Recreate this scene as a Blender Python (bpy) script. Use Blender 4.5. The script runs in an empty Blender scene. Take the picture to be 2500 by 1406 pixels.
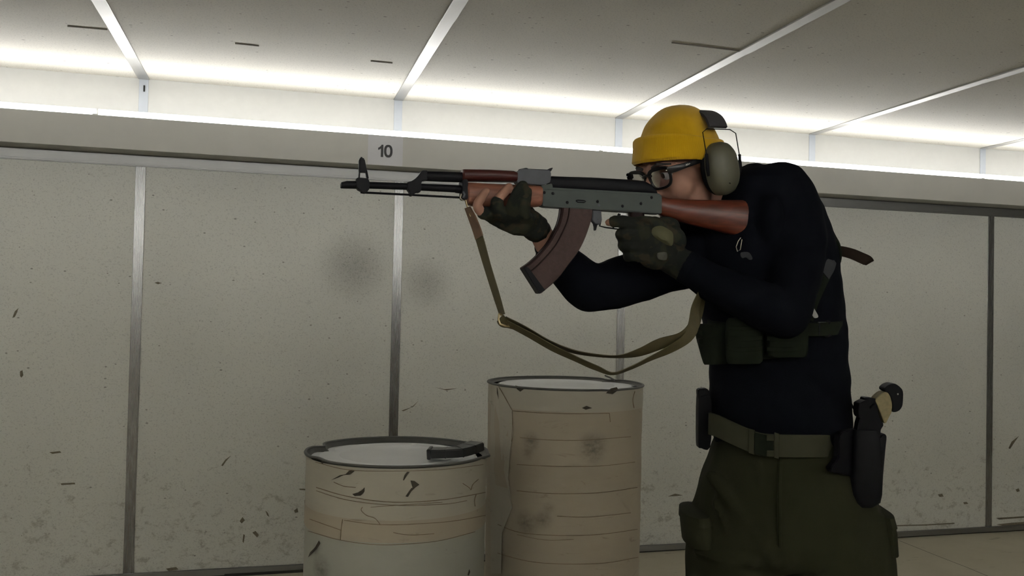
import bpy, bmesh, math, random
import numpy as np
from mathutils import Vector, Matrix, noise

random.seed(7)
S = bpy.context.scene
COL = S.collection

# ------------------------------------------------------------------ camera
FPX, CW, CH = 2140.9, 2500.0, 1406.0
YAW, PITCH, ROLL = 0.265786, 0.022961, 0.021253
CAMZ = 1.341
def cam_basis():
    f = Vector((math.sin(YAW)*math.cos(PITCH), math.cos(YAW)*math.cos(PITCH), math.sin(PITCH)))
    r = Vector((math.cos(YAW), -math.sin(YAW), 0))
    u = r.cross(f)
    return (r*math.cos(ROLL)+u*math.sin(ROLL), -r*math.sin(ROLL)+u*math.cos(ROLL), f)
CR, CU, CF = cam_basis()
CO = Vector((0, 0, CAMZ))
cd = bpy.data.cameras.new('camera')
cam = bpy.data.objects.new('camera', cd); COL.objects.link(cam)
cam.matrix_world = Matrix(((CR.x, CU.x, -CF.x, 0), (CR.y, CU.y, -CF.y, 0), (CR.z, CU.z, -CF.z, CAMZ), (0, 0, 0, 1)))
cd.sensor_width = 36.0; cd.sensor_fit = 'HORIZONTAL'; cd.lens = 36.0*FPX/CW
cd.clip_start = 0.02
S.camera = cam

# ------------------------------------------------------------------ world, exposure
w = bpy.data.worlds.new('world'); S.world = w; w.use_nodes = True
w.node_tree.nodes['Background'].inputs[0].default_value = (0, 0, 0, 1)
w.node_tree.nodes['Background'].inputs[1].default_value = 0.0
S.view_settings.view_transform = 'Standard'; S.view_settings.look = 'None'
S.view_settings.gamma = 1.0; S.view_settings.use_curve_mapping = False
S.view_settings.exposure = -0.10
S.cycles.max_bounces = 5; S.cycles.diffuse_bounces = 3; S.cycles.glossy_bounces = 2; S.cycles.transmission_bounces = 4; S.cycles.transparent_max_bounces = 6
S.cycles.caustics_reflective = False; S.cycles.caustics_refractive = False
S.cycles.use_denoising = True
S.cycles.use_adaptive_sampling = True; S.cycles.adaptive_threshold = 0.18; S.cycles.adaptive_min_samples = 16
LED_POWER = 2.6         # watts per metre of the light strips along the far wall
NEAR_TILT = -0.25
FAR_TILT = 0.75
LED_POWER_NEAR = 30.0   # watts per metre of the strips along the wall behind the camera

# ------------------------------------------------------------------ pixel to place helpers
def ray(px, py):
    return CR*((px-CW/2)/FPX) + CU*(-(py-CH/2)/FPX) + CF
def P(px, py, dep):                       # a point at a given distance along the view axis
    return CO + ray(px, py)*dep
def R(px, py, y):                         # a point on the plane y
    d = ray(px, py); return CO + d*(y/d.y)
def G(px, py, z):                         # a point on the plane z
    d = ray(px, py); return CO + d*((z-CAMZ)/d.z)

# ------------------------------------------------------------------ materials
def new_mat(name):
    m = bpy.data.materials.new(name); m.use_nodes = True
    nt = m.node_tree; b = nt.nodes['Principled BSDF']
    return m, nt, b
def N(nt, t, **kw):
    n = nt.nodes.new(t)
    for k, v in kw.items():
        if k.startswith('i_'):
            key = k[2:]
            n.inputs[int(key) if key.isdigit() else key.replace('_', ' ')].default_value = v
        else: setattr(n, k, v)
    return n
def mixc(nt, fac, a, b):
    n = nt.nodes.new('ShaderNodeMix'); n.data_type = 'RGBA'
    for sock, v in ((n.inputs[0], fac), (n.inputs[6], a), (n.inputs[7], b)):
        if hasattr(v, 'is_linked'): nt.links.new(v, sock)
        elif isinstance(v, (int, float)): sock.default_value = v
        else: sock.default_value = (*v, 1) if len(v) == 3 else v
    return n.outputs[2]
def math_n(nt, op, a, b=0.0, c=0.0):
    n = nt.nodes.new('ShaderNodeMath'); n.operation = op
    for i, v in enumerate((a, b, c)):
        if hasattr(v, 'is_linked'): nt.links.new(v, n.inputs[i])
        else: n.inputs[i].default_value = v
    return n.outputs[0]
def ramp(nt, fac, lo, hi):
    n = nt.nodes.new('ShaderNodeMapRange'); n.interpolation_type = 'SMOOTHSTEP'
    nt.links.new(fac, n.inputs[0]); n.inputs[1].default_value = lo; n.inputs[2].default_value = hi
    return n.outputs[0]
def position(nt, scale=(1, 1, 1)):
    g = nt.nodes.new('ShaderNodeNewGeometry'); mp = nt.nodes.new('ShaderNodeMapping')
    mp.inputs['Scale'].default_value = scale
    nt.links.new(g.outputs['Position'], mp.inputs['Vector']); return mp.outputs[0]
def noise_t(nt, vec, scale, detail=3, rough=0.55, dist=0.0):
    n = nt.nodes.new('ShaderNodeTexNoise'); n.inputs['Scale'].default_value = scale
    n.inputs['Detail'].default_value = detail; n.inputs['Roughness'].default_value = rough
    n.inputs['Distortion'].default_value = dist
    nt.links.new(vec, n.inputs['Vector']); return n.outputs[0]
def bump(nt, b, h, strength=0.3, dist=0.002):
    n = nt.nodes.new('ShaderNodeBump'); n.inputs['Strength'].default_value = strength
    n.inputs['Distance'].default_value = dist
    nt.links.new(h, n.inputs['Height']); nt.links.new(n.outputs[0], b.inputs['Normal'])

def plain(name, col, rough=0.6, metal=0.0, var=0.15, vscale=30, bumpd=0.0, bscale=400, spec=None):
    m, nt, b = new_mat(name)
    v = position(nt); n = noise_t(nt, v, vscale, 2)
    c = mixc(nt, n, tuple(x*(1-var) for x in col), tuple(min(1, x*(1+var)) for x in col))
    nt.links.new(c, b.inputs['Base Color'])
    b.inputs['Roughness'].default_value = rough; b.inputs['Metallic'].default_value = metal
    if spec is not None: b.inputs['Specular IOR Level'].default_value = spec
    if bumpd > 0:
        bump(nt, b, noise_t(nt, v, bscale, 2), 0.5, bumpd)
    return m

def board_mat(name, base, dirt, smudges=(), low_scuffs=True, speck=0.60, pit_size=0.34):
    """painted particle board: fine dark pits, scuffs and soot smudges with shapes of their own"""
    m, nt, b = new_mat(name)
    v = position(nt)
    big = noise_t(nt, v, 1.7, 1)
    col = mixc(nt, big, tuple(x*0.90 for x in base), tuple(min(1, x*1.08) for x in base))
    fine = noise_t(nt, position(nt, (1, 1, 1.3)), 140, 2, 0.75)
    col = mixc(nt, math_n(nt, 'MULTIPLY', ramp(nt, fine, 0.52, 0.74), 0.50), col, tuple(x*0.42 for x in base))
    vo = nt.nodes.new('ShaderNodeTexVoronoi'); vo.inputs['Scale'].default_value = 34
    nt.links.new(position(nt, (0.62, 1, 1)), vo.inputs['Vector'])
    sep = nt.nodes.new('ShaderNodeSeparateColor'); nt.links.new(vo.outputs['Color'], sep.inputs[0])
    size = math_n(nt, 'MULTIPLY', math_n(nt, 'SUBTRACT', sep.outputs[0], speck), pit_size)
    pit = math_n(nt, 'LESS_THAN', vo.outputs['Distance'], size)
    col = mixc(nt, math_n(nt, 'MULTIPLY', pit, 0.62), col, dirt)
    if low_scuffs:
        # kick marks and scrapes, more of them where boots and barrels reach
        sc = noise_t(nt, position(nt, (1.0, 1.0, 1.4)), 15, 4, 0.82, 0.3)
        sp = nt.nodes.new('ShaderNodeSeparateXYZ'); g = nt.nodes.new('ShaderNodeNewGeometry')
        nt.links.new(g.outputs['Position'], sp.inputs[0])
        reach = ramp(nt, sp.outputs[2], 1.25, 0.1)
        thr = math_n(nt, 'SUBTRACT', 0.74, math_n(nt, 'MULTIPLY', reach, 0.19))
        mk = ramp(nt, math_n(nt, 'SUBTRACT', sc, thr), -0.05, 0.13)
        col = mixc(nt, math_n(nt, 'MULTIPLY', mk, 0.42), col, (0.16, 0.14, 0.095))
    for (p, rad, amt) in smudges:
        g = nt.nodes.new('ShaderNodeNewGeometry'); vd = nt.nodes.new('ShaderNodeVectorMath'); vd.operation = 'DISTANCE'
        nt.links.new(g.outputs['Position'], vd.inputs[0]); vd.inputs[1].default_value = p
        f = ramp(nt, vd.outputs['Value'], rad, 0.0)
        f = math_n(nt, 'MULTIPLY', math_n(nt, 'MULTIPLY', f, amt), math_n(nt, 'ADD', fine, 0.3))
        col = mixc(nt, f, col, (0.05, 0.048, 0.038))
    nt.links.new(col, b.inputs['Base Color'])
    b.inputs['Roughness'].default_value = 0.62
    b.inputs['Specular IOR Level'].default_value = 0.25
    return m

YW, YU = 4.547, 4.612           # face of the lower boards, face of the upper wall
ZC = CAMZ + 1.087               # ceiling
smp = [(tuple(R(866, 648, YW)), 0.24, 0.50), (tuple(R(1040, 690, YW)), 0.19, 0.42)]
M = {}
M['board'] = board_mat('painted particle board', (0.70, 0.70, 0.655), (0.12, 0.105, 0.085), smp)
M['ceil_board'] = board_mat('painted ceiling board', (0.665, 0.635, 0.565), (0.10, 0.085, 0.06), (), False, 0.55, 0.36)
M['upper'] = plain('white painted upper wall', (0.66, 0.66, 0.64), 0.6, var=0.04)
M['valance'] = plain('light painted valance board', (0.46, 0.455, 0.425), 0.6, var=0.05, vscale=8)
def brushed(name, stretch, r0=0.28, r1=0.45, lo=(0.20, 0.198, 0.195), hi=(0.29, 0.287, 0.283)):
    m, nt, b = new_mat(name)
    n = noise_t(nt, position(nt, stretch), 25, 4)
    nt.links.new(mixc(nt, n, lo, hi), b.inputs['Base Color'])
    b.inputs['Metallic'].default_value = 0.85
    mr = N(nt, 'ShaderNodeMapRange'); nt.links.new(n, mr.inputs[0]); mr.inputs[3].default_value = r0; mr.inputs[4].default_value = r1
    nt.links.new(mr.outputs[0], b.inputs['Roughness'])
    return m
M['alu_v'] = brushed('brushed aluminium, upright grain', (40, 40, 0.5), 0.22, 0.32)
M['alu_u'] = plain('pale strip with painted reflection', (0.56, 0.60, 0.66), 0.45, 0.1, var=0.04)  # pale blue colour stands in for light the metal strips reflect
M['alu_h'] = brushed('brushed aluminium, long grain', (0.5, 40, 40))
M['alu_y'] = brushed('brushed aluminium, cross grain', (40, 0.5, 40), 0.28, 0.45, (0.42, 0.415, 0.40), (0.58, 0.57, 0.55))
def floor_mat():
    m, nt, b = new_mat('beige painted concrete')
    v = position(nt)
    col = mixc(nt, noise_t(nt, v, 3.0, 3, 0.6), (0.40, 0.365, 0.27), (0.56, 0.52, 0.41))
    cr = noise_t(nt, position(nt, (1, 3.0, 1)), 5, 4, 0.7, 0.5)
    col = mixc(nt, math_n(nt, 'MULTIPLY', ramp(nt, cr, 0.60, 0.72), 0.5), col, (0.13, 0.115, 0.08))
    nt.links.new(col, b.inputs['Base Color']); b.inputs['Roughness'].default_value = 0.55
    return m
M['floor'] = floor_mat()
M['split'] = plain('split board edge', (0.14, 0.125, 0.10), 0.8)
M['gap'] = plain('dark gap sealant', (0.02, 0.02, 0.018), 0.8)
def emit(name, col, s):
    m, nt, b = new_mat(name)
    b.inputs['Base Color'].default_value = (0.9, 0.9, 0.88, 1)
    b.inputs['Emission Color'].default_value = (*col, 1); b.inputs['Emission Strength'].default_value = s
    m.cycles.emission_sampling = 'NONE'
    return m
M['led'] = emit('lit led diffuser', (1.0, 0.985, 0.95), 7.0)

# ------------------------------------------------------------------ mesh helpers
def tag(o, label=None, cat=None, group=None, kind=None):
    if label: o['label'] = label
    if cat: o['category'] = cat
    if group: o['group'] = group
    if kind: o['kind'] = kind
    return o
ORG = {}
def empty(name, loc, label=None, cat=None, group=None):
    o = bpy.data.objects.new(name, None); COL.objects.link(o); o.location = loc
    o.empty_display_size = 0.05; ORG[o] = Vector(loc)
    return tag(o, label, cat, group)
def link_mesh(name, me, mat, parent=None, smooth=True, origin=None):
    """verts of me are in world space; the object sits in its parent's frame"""
    o = bpy.data.objects.new(name, me); COL.objects.link(o)
    if parent is not None:
        o.parent = parent; off = ORG[parent]; ORG[o] = off
    else:
        off = Vector(origin) if origin is not None else Vector((0, 0, 0)); o.location = off; ORG[o] = off
    if off.length > 0: me.transform(Matrix.Translation(-off))
    if mat is not None and not me.materials: me.materials.append(mat)
    if smooth:
        me.polygons.foreach_set('use_smooth', [True]*len(me.polygons))
        try: me.set_sharp_from_angle(angle=math.radians(38))
        except Exception: pass
    me.update()
    return o
class MB:
    def __init__(s): s.v = []; s.f = []
    def add(s, v, f):
        k = len(s.v); s.v += [tuple(p) for p in v]; s.f += [tuple(i+k for i in q) for q in f]; return s
    def mesh(s, name='mesh', bevel=0.0, seg=2, recalc=True):
        me = bpy.data.meshes.new(name); me.from_pydata(s.v, [], s.f); me.update()
        bm = bmesh.new(); bm.from_mesh(me)
        if recalc: bmesh.ops.recalc_face_normals(bm, faces=bm.faces)
        if bevel > 0:
            es = [e for e in bm.edges if len(e.link_faces) == 2 and e.calc_face_angle(0) > 0.5]
            bmesh.ops.bevel(bm, geom=es, offset=bevel, segments=seg, affect='EDGES', clamp_overlap=True)
        bm.to_mesh(me); bm.free(); me.update()
        return me
    def build(s, name, mat, parent=None, bevel=0.0, seg=2, smooth=True, origin=None):
        return link_mesh(name, s.mesh(name, bevel, seg), mat, parent, smooth, origin)
    # shapes
    def box(s, lo, hi):
        x0, y0, z0 = lo; x1, y1, z1 = hi
        return s.add([(x0,y0,z0),(x1,y0,z0),(x1,y1,z0),(x0,y1,z0),(x0,y0,z1),(x1,y0,z1),(x1,y1,z1),(x0,y1,z1)],
                     [(0,3,2,1),(4,5,6,7),(0,1,5,4),(1,2,6,5),(2,3,7,6),(3,0,4,7)])
    def obox(s, c, ax, ay, az):            # oriented box: centre and three half-axes
        c, ax, ay, az = map(Vector, (c, ax, ay, az))
        vs = [c+ax*i+ay*j+az*k for k in (-1, 1) for (i, j) in ((-1,-1),(1,-1),(1,1),(-1,1))]
        return s.add(vs, [(0,3,2,1),(4,5,6,7),(0,1,5,4),(1,2,6,5),(2,3,7,6),(3,0,4,7)])
    def prism(s, poly, ext):               # poly: list of Vectors, ext: Vector
        n = len(poly); a = [Vector(p) for p in poly]; b = [p+Vector(ext) for p in a]
        return s.add(a+b, [tuple(range(n-1, -1, -1)), tuple(range(n, 2*n))] + [(i, (i+1) % n, n+(i+1) % n, n+i) for i in range(n)])
    def rings(s, rings, cap=True, closed=False):
        n = len(rings[0]); vs = [p for r in rings for p in r]; fs = []
        m = len(rings)
        for i in range(m if closed else m-1):
            for j in range(n):
                i2 = (i+1) % m
                fs.append((i*n+j, i*n+(j+1) % n, i2*n+(j+1) % n, i2*n+j))
        if cap and not closed:
            fs.append(tuple(range(n-1, -1, -1))); fs.append(tuple((m-1)*n+j for j in range(n)))
        return s.add(vs, fs)
    def loft(s, secs, n=24, e=2.0, cap=True):   # secs: (centre, half-axis a, half-axis b)
        rs = []
        for c, a, b in secs:
            c, a, b = Vector(c), Vector(a), Vector(b); r = []
            for k in range(n):
                t = 2*math.pi*k/n; ct, st = math.cos(t), math.sin(t)
                r.append(c + a*(math.copysign(abs(ct)**(2/e), ct)) + b*(math.copysign(abs(st)**(2/e), st)))
            rs.append(r)
        return s.rings(rs, cap)
    def tube(s, pts, rad, n=10, ref=None, flat=1.0, cap=True, round_ends=False):
        pts = [Vector(p) for p in pts]
        if not isinstance(rad, (list, tuple)): rad = [rad]*len(pts)
        rad = list(rad)
        if round_ends:
            d0 = (pts[0]-pts[1]).normalized(); d1 = (pts[-1]-pts[-2]).normalized()
            p0, p1, r0, r1 = pts[0], pts[-1], rad[0], rad[-1]
            pts = [p0+d0*r0*0.97, p0+d0*r0*0.75, p0+d0*r0*0.4] + pts + [p1+d1*r1*0.4, p1+d1*r1*0.75, p1+d1*r1*0.97]
            rad = [r0*0.25, r0*0.66, r0*0.92] + rad + [r1*0.92, r1*0.66, r1*0.25]
        m = len(pts); secs = []; u = None
        for i in range(m):
            t = (pts[min(i+1, m-1)]-pts[max(i-1, 0)])
            t = t.normalized() if t.length > 1e-9 else Vector((0, 0, 1))
            if u is None:
                r0 = Vector(ref) if ref is not None else (Vector((0, 0, 1)) if abs(t.z) < 0.9 else Vector((1, 0, 0)))
                u = (r0 - t*r0.dot(t)).normalized()
            else:
                u = u - t*u.dot(t); u = u.normalized() if u.length > 1e-6 else t.orthogonal().normalized()
            v = t.cross(u); secs.append((pts[i], u*rad[i], v*rad[i]*flat))
        return s.loft(secs, n, 2.0, cap)
    def ell(s, c, rx, ry, rz, nu=16, nv=12):   # ellipsoid, axes as Vectors or floats
        c = Vector(c)
        ax = [Vector(a) if hasattr(a, '__len__') else Vector([a if i == k else 0 for i in range(3)]) for k, a in enumerate((rx, ry, rz))]
        rs = []
        for i in range(1, nv):
            th = math.pi*i/nv
            rs.append([c + ax[0]*(math.sin(th)*math.cos(2*math.pi*j/nu)) + ax[1]*(math.sin(th)*math.sin(2*math.pi*j/nu)) - ax[2]*math.cos(th) for j in range(nu)])
        k = len(s.v); s.rings(rs, False)
        a = len(s.v); s.v += [tuple(c-ax[2]), tuple(c+ax[2])]
        last = k+(nv-2)*nu
        s.f += [(a, k+(j+1) % nu, k+j) for j in range(nu)] + [(a+1, last+j, last+(j+1) % nu) for j in range(nu)]
        return s
    def lathe(s, prof, c, n=48, axis=None, xref=None):  # prof: (r, h)
        c = Vector(c); az = Vector(axis or (0, 0, 1)).normalized()
        ax = Vector(xref) if xref is not None else az.orthogonal().normalized(); ay = az.cross(ax)
        rs = [[c+ax*(r*math.cos(2*math.pi*j/n))+ay*(r*math.sin(2*math.pi*j/n))+az*h for j in range(n)] for r, h in prof]
        return s.rings(rs, True)
def spline(pts, n=6):
    """Catmull-Rom through tuples of floats / Vectors"""
    a = np.array([list(p) for p in pts], float); out = []
    m = len(a)
    for i in range(m-1):
        p0, p1, p2, p3 = a[max(i-1, 0)], a[i], a[i+1], a[min(i+2, m-1)]
        for k in range(n):
            t = k/n
            out.append(0.5*((2*p1)+(-p0+p2)*t+(2*p0-5*p1+4*p2-p3)*t*t+(-p0+3*p1-3*p2+p3)*t**3))
    out.append(a[-1]); return out
def remesh(mb, voxel, smooth=6, fold=0.0, fscale=(9, 9, 9), factor=0.5):
    """fuse overlapping closed shapes into one continuous skin"""
    me = mb.mesh('tmp'); o = bpy.data.objects.new('tmp', me); COL.objects.link(o)
    m = o.modifiers.new('r', 'REMESH'); m.mode = 'VOXEL'; m.voxel_size = voxel; m.adaptivity = 0.0
    if smooth:
        k = o.modifiers.new('s', 'SMOOTH'); k.factor = factor; k.iterations = smooth
    dg = bpy.context.evaluated_depsgraph_get(); dg.update()
    out = bpy.data.meshes.new_from_object(o.evaluated_get(dg))
    bpy.data.objects.remove(o); bpy.data.meshes.remove(me)
    if fold > 0:
        n = len(out.vertices); co = np.empty(n*3, np.float32); out.vertices.foreach_get('co', co)
        no = np.empty(n*3, np.float32); out.vertices.foreach_get('normal', no)
        co = co.reshape(-1, 3); no = no.reshape(-1, 3)
        d = np.array([noise.noise(Vector((p[0]*fscale[0], p[1]*fscale[1], p[2]*fscale[2]))) + 0.5*noise.noise(Vector((p[0]*fscale[0]*2.3+5, p[1]*fscale[1]*2.3, p[2]*fscale[2]*2.3))) for p in co])
        co = co + no*(d*fold)[:, None]
        out.vertices.foreach_set('co', co.astype(np.float32).ravel()); out.update()
    return out
def copy_obj(o, parent=None, loc=None):
    c = o.copy(); COL.objects.link(c); c.parent = parent
    if loc is not None: c.location = loc
    ORG[c] = ORG[parent] if parent is not None else Vector(c.location)
    return c
# ------------------------------------------------------------------ the setting
X0, X1, YN = -9.0, 10.0, -2.55          # ends of the hall, wall behind the camera
PW = 1.25                               # board width
floor = MB().box((X0, YN, -0.08), (X1, YU, 0)).build('floor', M['floor'], smooth=False); tag(floor, kind='structure')
cr = MB()
for a, b_ in (((2195, 1320), (2290, 1358)), ((2290, 1358), (2362, 1386)), ((2362, 1386), (2520, 1452))):
    p, q = G(*a, 0.0), G(*b_, 0.0); d = (q-p).normalized().cross(Vector((0, 0, 1)))*0.0022
    cr.add([p-d+Vector((0, 0, 0.0012)), p+d+Vector((0, 0, 0.0012)), q+d+Vector((0, 0, 0.0012)), q-d+Vector((0, 0, 0.0012))], [(0, 1, 2, 3)])
cr.build('floor_crack', M['gap'], floor, smooth=False)

wall = MB().box((X0, YU, 0), (X1, YU+0.12, ZC+0.06)).build('wall_back', M['upper'], smooth=False); tag(wall, kind='structure')
xs0 = [(-0.1393*YW), ]                  # first cover strip
def strip_x(k): return -0.139*YW + PW*k
# lower boards, each proud of the wall on battens
ztop = 2.035
pm = MB().box((-PW/2+0.001, YW, 0.035), (PW/2-0.001, YU-0.001, ztop)).mesh('panel', 0.0015, 1)
k0, k1 = -6, 8
first = None
for k in range(k0, k1):
    c = strip_x(k)+PW/2
    if first is None:
        first = link_mesh('panel', pm, M['board'], wall, False); first.location = (c, 0, 0)
    else: copy_obj(first, wall, (c, 0, 0))
sm = MB().box((-0.0235, YW-0.0035, 0.035), (0.0235, YW-0.0003, 1.987)).mesh('cover_strip', 0.001, 1)
s0 = None
for k in range(k0, k1+1):
    if s0 is None: s0 = link_mesh('cover_strip', sm, M['alu_v'], wall, False); s0.location = (strip_x(k), 0, 0)
    else: copy_obj(s0, wall, (strip_x(k), 0, 0))
def ustrip_x(k): return -0.1385*YU + PW*k
um = MB().box((-0.0215, YU-0.004, 1.95), (0.0215, YU-0.0004, ZC)).mesh('upper_strip', 0.001, 1)
u0 = None
for k in range(k0, k1+1):
    if u0 is None: u0 = link_mesh('upper_strip', um, M['alu_u'], wall, False); u0.location = (ustrip_x(k), 0, 0)
    else: copy_obj(u0, wall, (ustrip_x(k), 0, 0))
bolt = MB().lathe([(0.004, 0), (0.004, 0.03)], R(352, 216, YU-0.006)-Vector((0, 0, 0.015)), 8).build('strip_pin', M['gap'], wall)

# ceiling boards and strips
ceil = MB().box((X0, YN, ZC+0.03), (X1, YU+0.12, ZC+0.12)).build('ceiling', M['upper'], smooth=False); tag(ceil, kind='structure')
yseam = G(1830, 122, ZC).y
cm = {}
for nm, a, b_ in (('far', yseam, YU), ('mid', yseam-2.5, yseam), ('near', YN, yseam-2.5)):
    cm[nm] = (MB().box((-PW/2+0.001, a+0.0001, ZC), (PW/2-0.001, b_-0.0001, ZC+0.03)).mesh('ceiling_panel'))
for nm in cm:
    f0 = None
    for k in range(k0, k1):
        c = ustrip_x(k)+PW/2
        if f0 is None: f0 = link_mesh('ceiling_panel', cm[nm], M['ceil_board'], ceil, False); f0.location = (c, 0, 0)
        else: copy_obj(f0, ceil, (c, 0, 0))
for (a, b_) in ((yseam-0.012, YU-0.004), (YN, yseam+0.025)):
    th = 0.0045 if b_ > 4 else 0.007
    me = MB().box((-0.026, a, ZC-th), (0.026, b_, ZC-0.0004)).mesh('ceiling_strip', 0.001, 1); c0 = None
    for k in range(k0, k1+1):
        if c0 is None: c0 = link_mesh('ceiling_strip', me, M['alu_y'], ceil, False); c0.location = (ustrip_x(k), 0, 0)
        else: copy_obj(c0, ceil, (ustrip_x(k), 0, 0))
# sagging board edges at the seam: a few dark slivers
for a, b_ in (((1640, 103), (1815, 124)), ((165, 63), (262, 71)), ((574, 105), (632, 111)), ((905, 148), (958, 153))):
    p, q = G(*a, ZC), G(*b_, ZC)
    MB().obox((p+q)/2-Vector((0, 0, 0.002)), (q-p)/2, (0, 0.0022, 0), (0, 0, 0.002)).build('split_edge', M['split'], ceil, smooth=False)

# rail, valance with its light strips, baseboard
tr = MB().box((X0, YW-0.006, CAMZ+0.644), (X1, YW-0.0002, CAMZ+0.704)).box((X0, YW-0.009, CAMZ+0.648), (X1, YW-0.006, CAMZ+0.656)).build('trim_1', M['alu_h'], bevel=0.0008, seg=1, smooth=False); tag(tr, kind='structure')
YV = 4.397
va = MB().box((X0, YV, CAMZ+0.700), (X1, YV+0.018, CAMZ+0.852)).box((X0, YV+0.018, CAMZ+0.700), (X1, YU-0.005, CAMZ+0.716)).build('trim_2', M['valance'], bevel=0.0015, seg=1, smooth=False); tag(va, kind='structure')
bb = MB().box((X0, YW-0.018, 0.006), (X1, YW-0.0005, 0.036)).build('baseboard_back', M['alu_h'], bevel=0.002, smooth=False); tag(bb, kind='structure')
gp = MB().box((X0, YW-0.012, 0.0), (X1, YW, 0.007)).build('gap_strip', M['gap'], bb, smooth=False)
p, q = R(548, 1403, YW-0.02), R(748, 1393, YW-0.02)
MB().box((p.x, YW-0.024, 0.0), (q.x+0.15, YW-0.0185, 0.012)).build('threshold_strip', M['gap'], bb, smooth=False)
# the hall's other sides
tag(MB().box((X0, YN-0.12, 0), (X1, YN, ZC+0.06)).build('wall_front', M['board'], smooth=False), kind='structure')
tag(MB().box((X0-0.12, YN-0.12, 0), (X0, YU+0.12, ZC+0.06)).build('wall_left', M['board'], smooth=False), kind='structure')
tag(MB().box((X1, YN-0.12, 0), (X1+0.12, YU+0.12, ZC+0.06)).build('wall_right', M['board'], smooth=False), kind='structure')
tag(MB().box((X0, YN+0.13, CAMZ+0.700), (X1, YN+0.15, CAMZ+0.852)).box((X0, YN, CAMZ+0.700), (X1, YN+0.13, CAMZ+0.716)).build('trim_3', M['valance'], smooth=False), kind='structure')

# light strips: diffuser on an aluminium channel, one thing per length, its lamp inside
SEG = 2.5
xj = R(237, 275, YV+0.03).x
def led(x0, x1, y, power, tilt, label, group):
    z = CAMZ+0.842
    e = empty('light_strip', ((x0+x1)/2, y, z), label, 'light', group)
    MB().box((x0+0.003, y-0.016, z), (x1-0.003, y+0.016, z+0.012)).build('channel', M['alu_h'], e, smooth=False)
    pr = [(-0.0145, 0.0122), (-0.0145, 0.030), (-0.010, 0.040), (0.0, 0.044), (0.010, 0.040), (0.0145, 0.030), (0.0145, 0.0122)]
    MB().prism([Vector((x0+0.006, y+a, z+b)) for a, b in pr], (x1-x0-0.012, 0, 0)).build('diffuser', M['led'], e, smooth=False)
    MB().box((x0-0.018, y-0.0175, z), (x0+0.006, y+0.0175, z+0.0175)).build('joint_clip', M['valance'], e, smooth=False)
    la = bpy.data.lights.new('lamp', 'AREA'); la.shape = 'RECTANGLE'; la.size = x1-x0-0.02; la.size_y = 0.03
    la.energy = power*(x1-x0); la.color = (0.985, 0.995, 1.0)
    lo = bpy.data.objects.new('lamp', la); COL.objects.link(lo); lo.parent = e
    lo.location = (0, 0, 0.050); lo.rotation_euler = (math.pi+tilt, 0, 0)
FG = 'light strips on the far valance'
led(xj-3*SEG, xj-SEG, YV+0.036, LED_POWER, FAR_TILT, 'light strip on the far valance left of the picture', FG)
led(xj-SEG, xj, YV+0.036, LED_POWER, FAR_TILT, 'bright white light strip at the far left of the valance, left of the joint clip', FG)
led(xj, xj+SEG, YV+0.036, LED_POWER, FAR_TILT, 'bright white light strip on the valance above the number 10 sign', FG)
led(xj+SEG, xj+2*SEG, YV+0.036, LED_POWER, FAR_TILT, 'bright white light strip on the valance behind the yellow beanie and at the right edge', FG)
led(xj+2*SEG, xj+4*SEG, YV+0.036, LED_POWER, FAR_TILT, 'light strip on the far valance right of the picture', FG)
for k, t in ((-3, 'left'), (-1, 'middle'), (1, 'right')):
    led(xj+k*SEG, xj+(k+2)*SEG, YN+0.112, LED_POWER_NEAR, NEAR_TILT, 'light strip on the valance behind the camera, the %s one of three' % t, 'light strips behind the camera')

# paper sign with the number
sg = R(940, 372, YV)
sign = empty('number_sign', sg, 'white paper sign with the black number 10 on the valance', 'sign')
q = [R(899, 337, YV-0.0008), R(984, 341, YV-0.0008), R(982, 404, YV-0.0008), R(897, 398, YV-0.0008)]
q[3].x = q[0].x; q[2].x = q[1].x; q[0].z = q[1].z = CAMZ+0.8515; q[2].z = q[3].z = CAMZ+0.7015
M['paper'] = plain('white paper', (0.52, 0.52, 0.545), 0.6, var=0.03)
M['ink'] = plain('black print', (0.012, 0.012, 0.014), 0.5)
MB().prism(q, (0, 0.0008, 0)).build('paper_sheet', M['paper'], sign, smooth=False)
def digit(name, outer, inner=None):
    """outer, inner: outlines in metres around the digit's middle, upright on the sheet"""
    c = digit.at; mb = MB(); y0, y1 = YV-0.0012, YV-0.0008
    V3 = lambda p, y: (c.x+p[0], y, c.z+p[1])
    if inner is None: mb.prism([Vector(V3(p, y0)) for p in outer], (0, y1-y0, 0))
    else:
        n = len(outer); vs = [V3(p, y) for y in (y0, y1) for r in (outer, inner) for p in r]; fs = []
        for k in range(n):
            q = (k+1) % n
            fs += [(k, q, n+q, n+k), (2*n+k, 3*n+k, 3*n+q, 2*n+q), (k, 2*n+k, 2*n+q, q), (n+k, n+q, 3*n+q, 3*n+k)]
        mb.add(vs, fs)
    mb.build(name, M['ink'], sign, smooth=False)
digit.at = R(928.5, 368, YV-0.001)
digit('digit_one', [(0.003, -0.031), (0.015, -0.031), (0.015, 0.031), (0.006, 0.031), (0.001, 0.023), (-0.006, 0.017), (-0.011, 0.0145), (-0.011, 0.0035), (-0.003, 0.007), (0.003, 0.0115)])
digit.at = R(948, 369, YV-0.001)
el = lambda a, h, e: [(a*math.copysign(abs(math.cos(t))**e, math.cos(t)), h*math.copysign(abs(math.sin(t))**e, math.sin(t))) for t in [2*math.pi*k/32 for k in range(32)]]
digit('digit_zero', el(0.0215, 0.032, 0.85), el(0.0095, 0.0205, 0.85))
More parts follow.
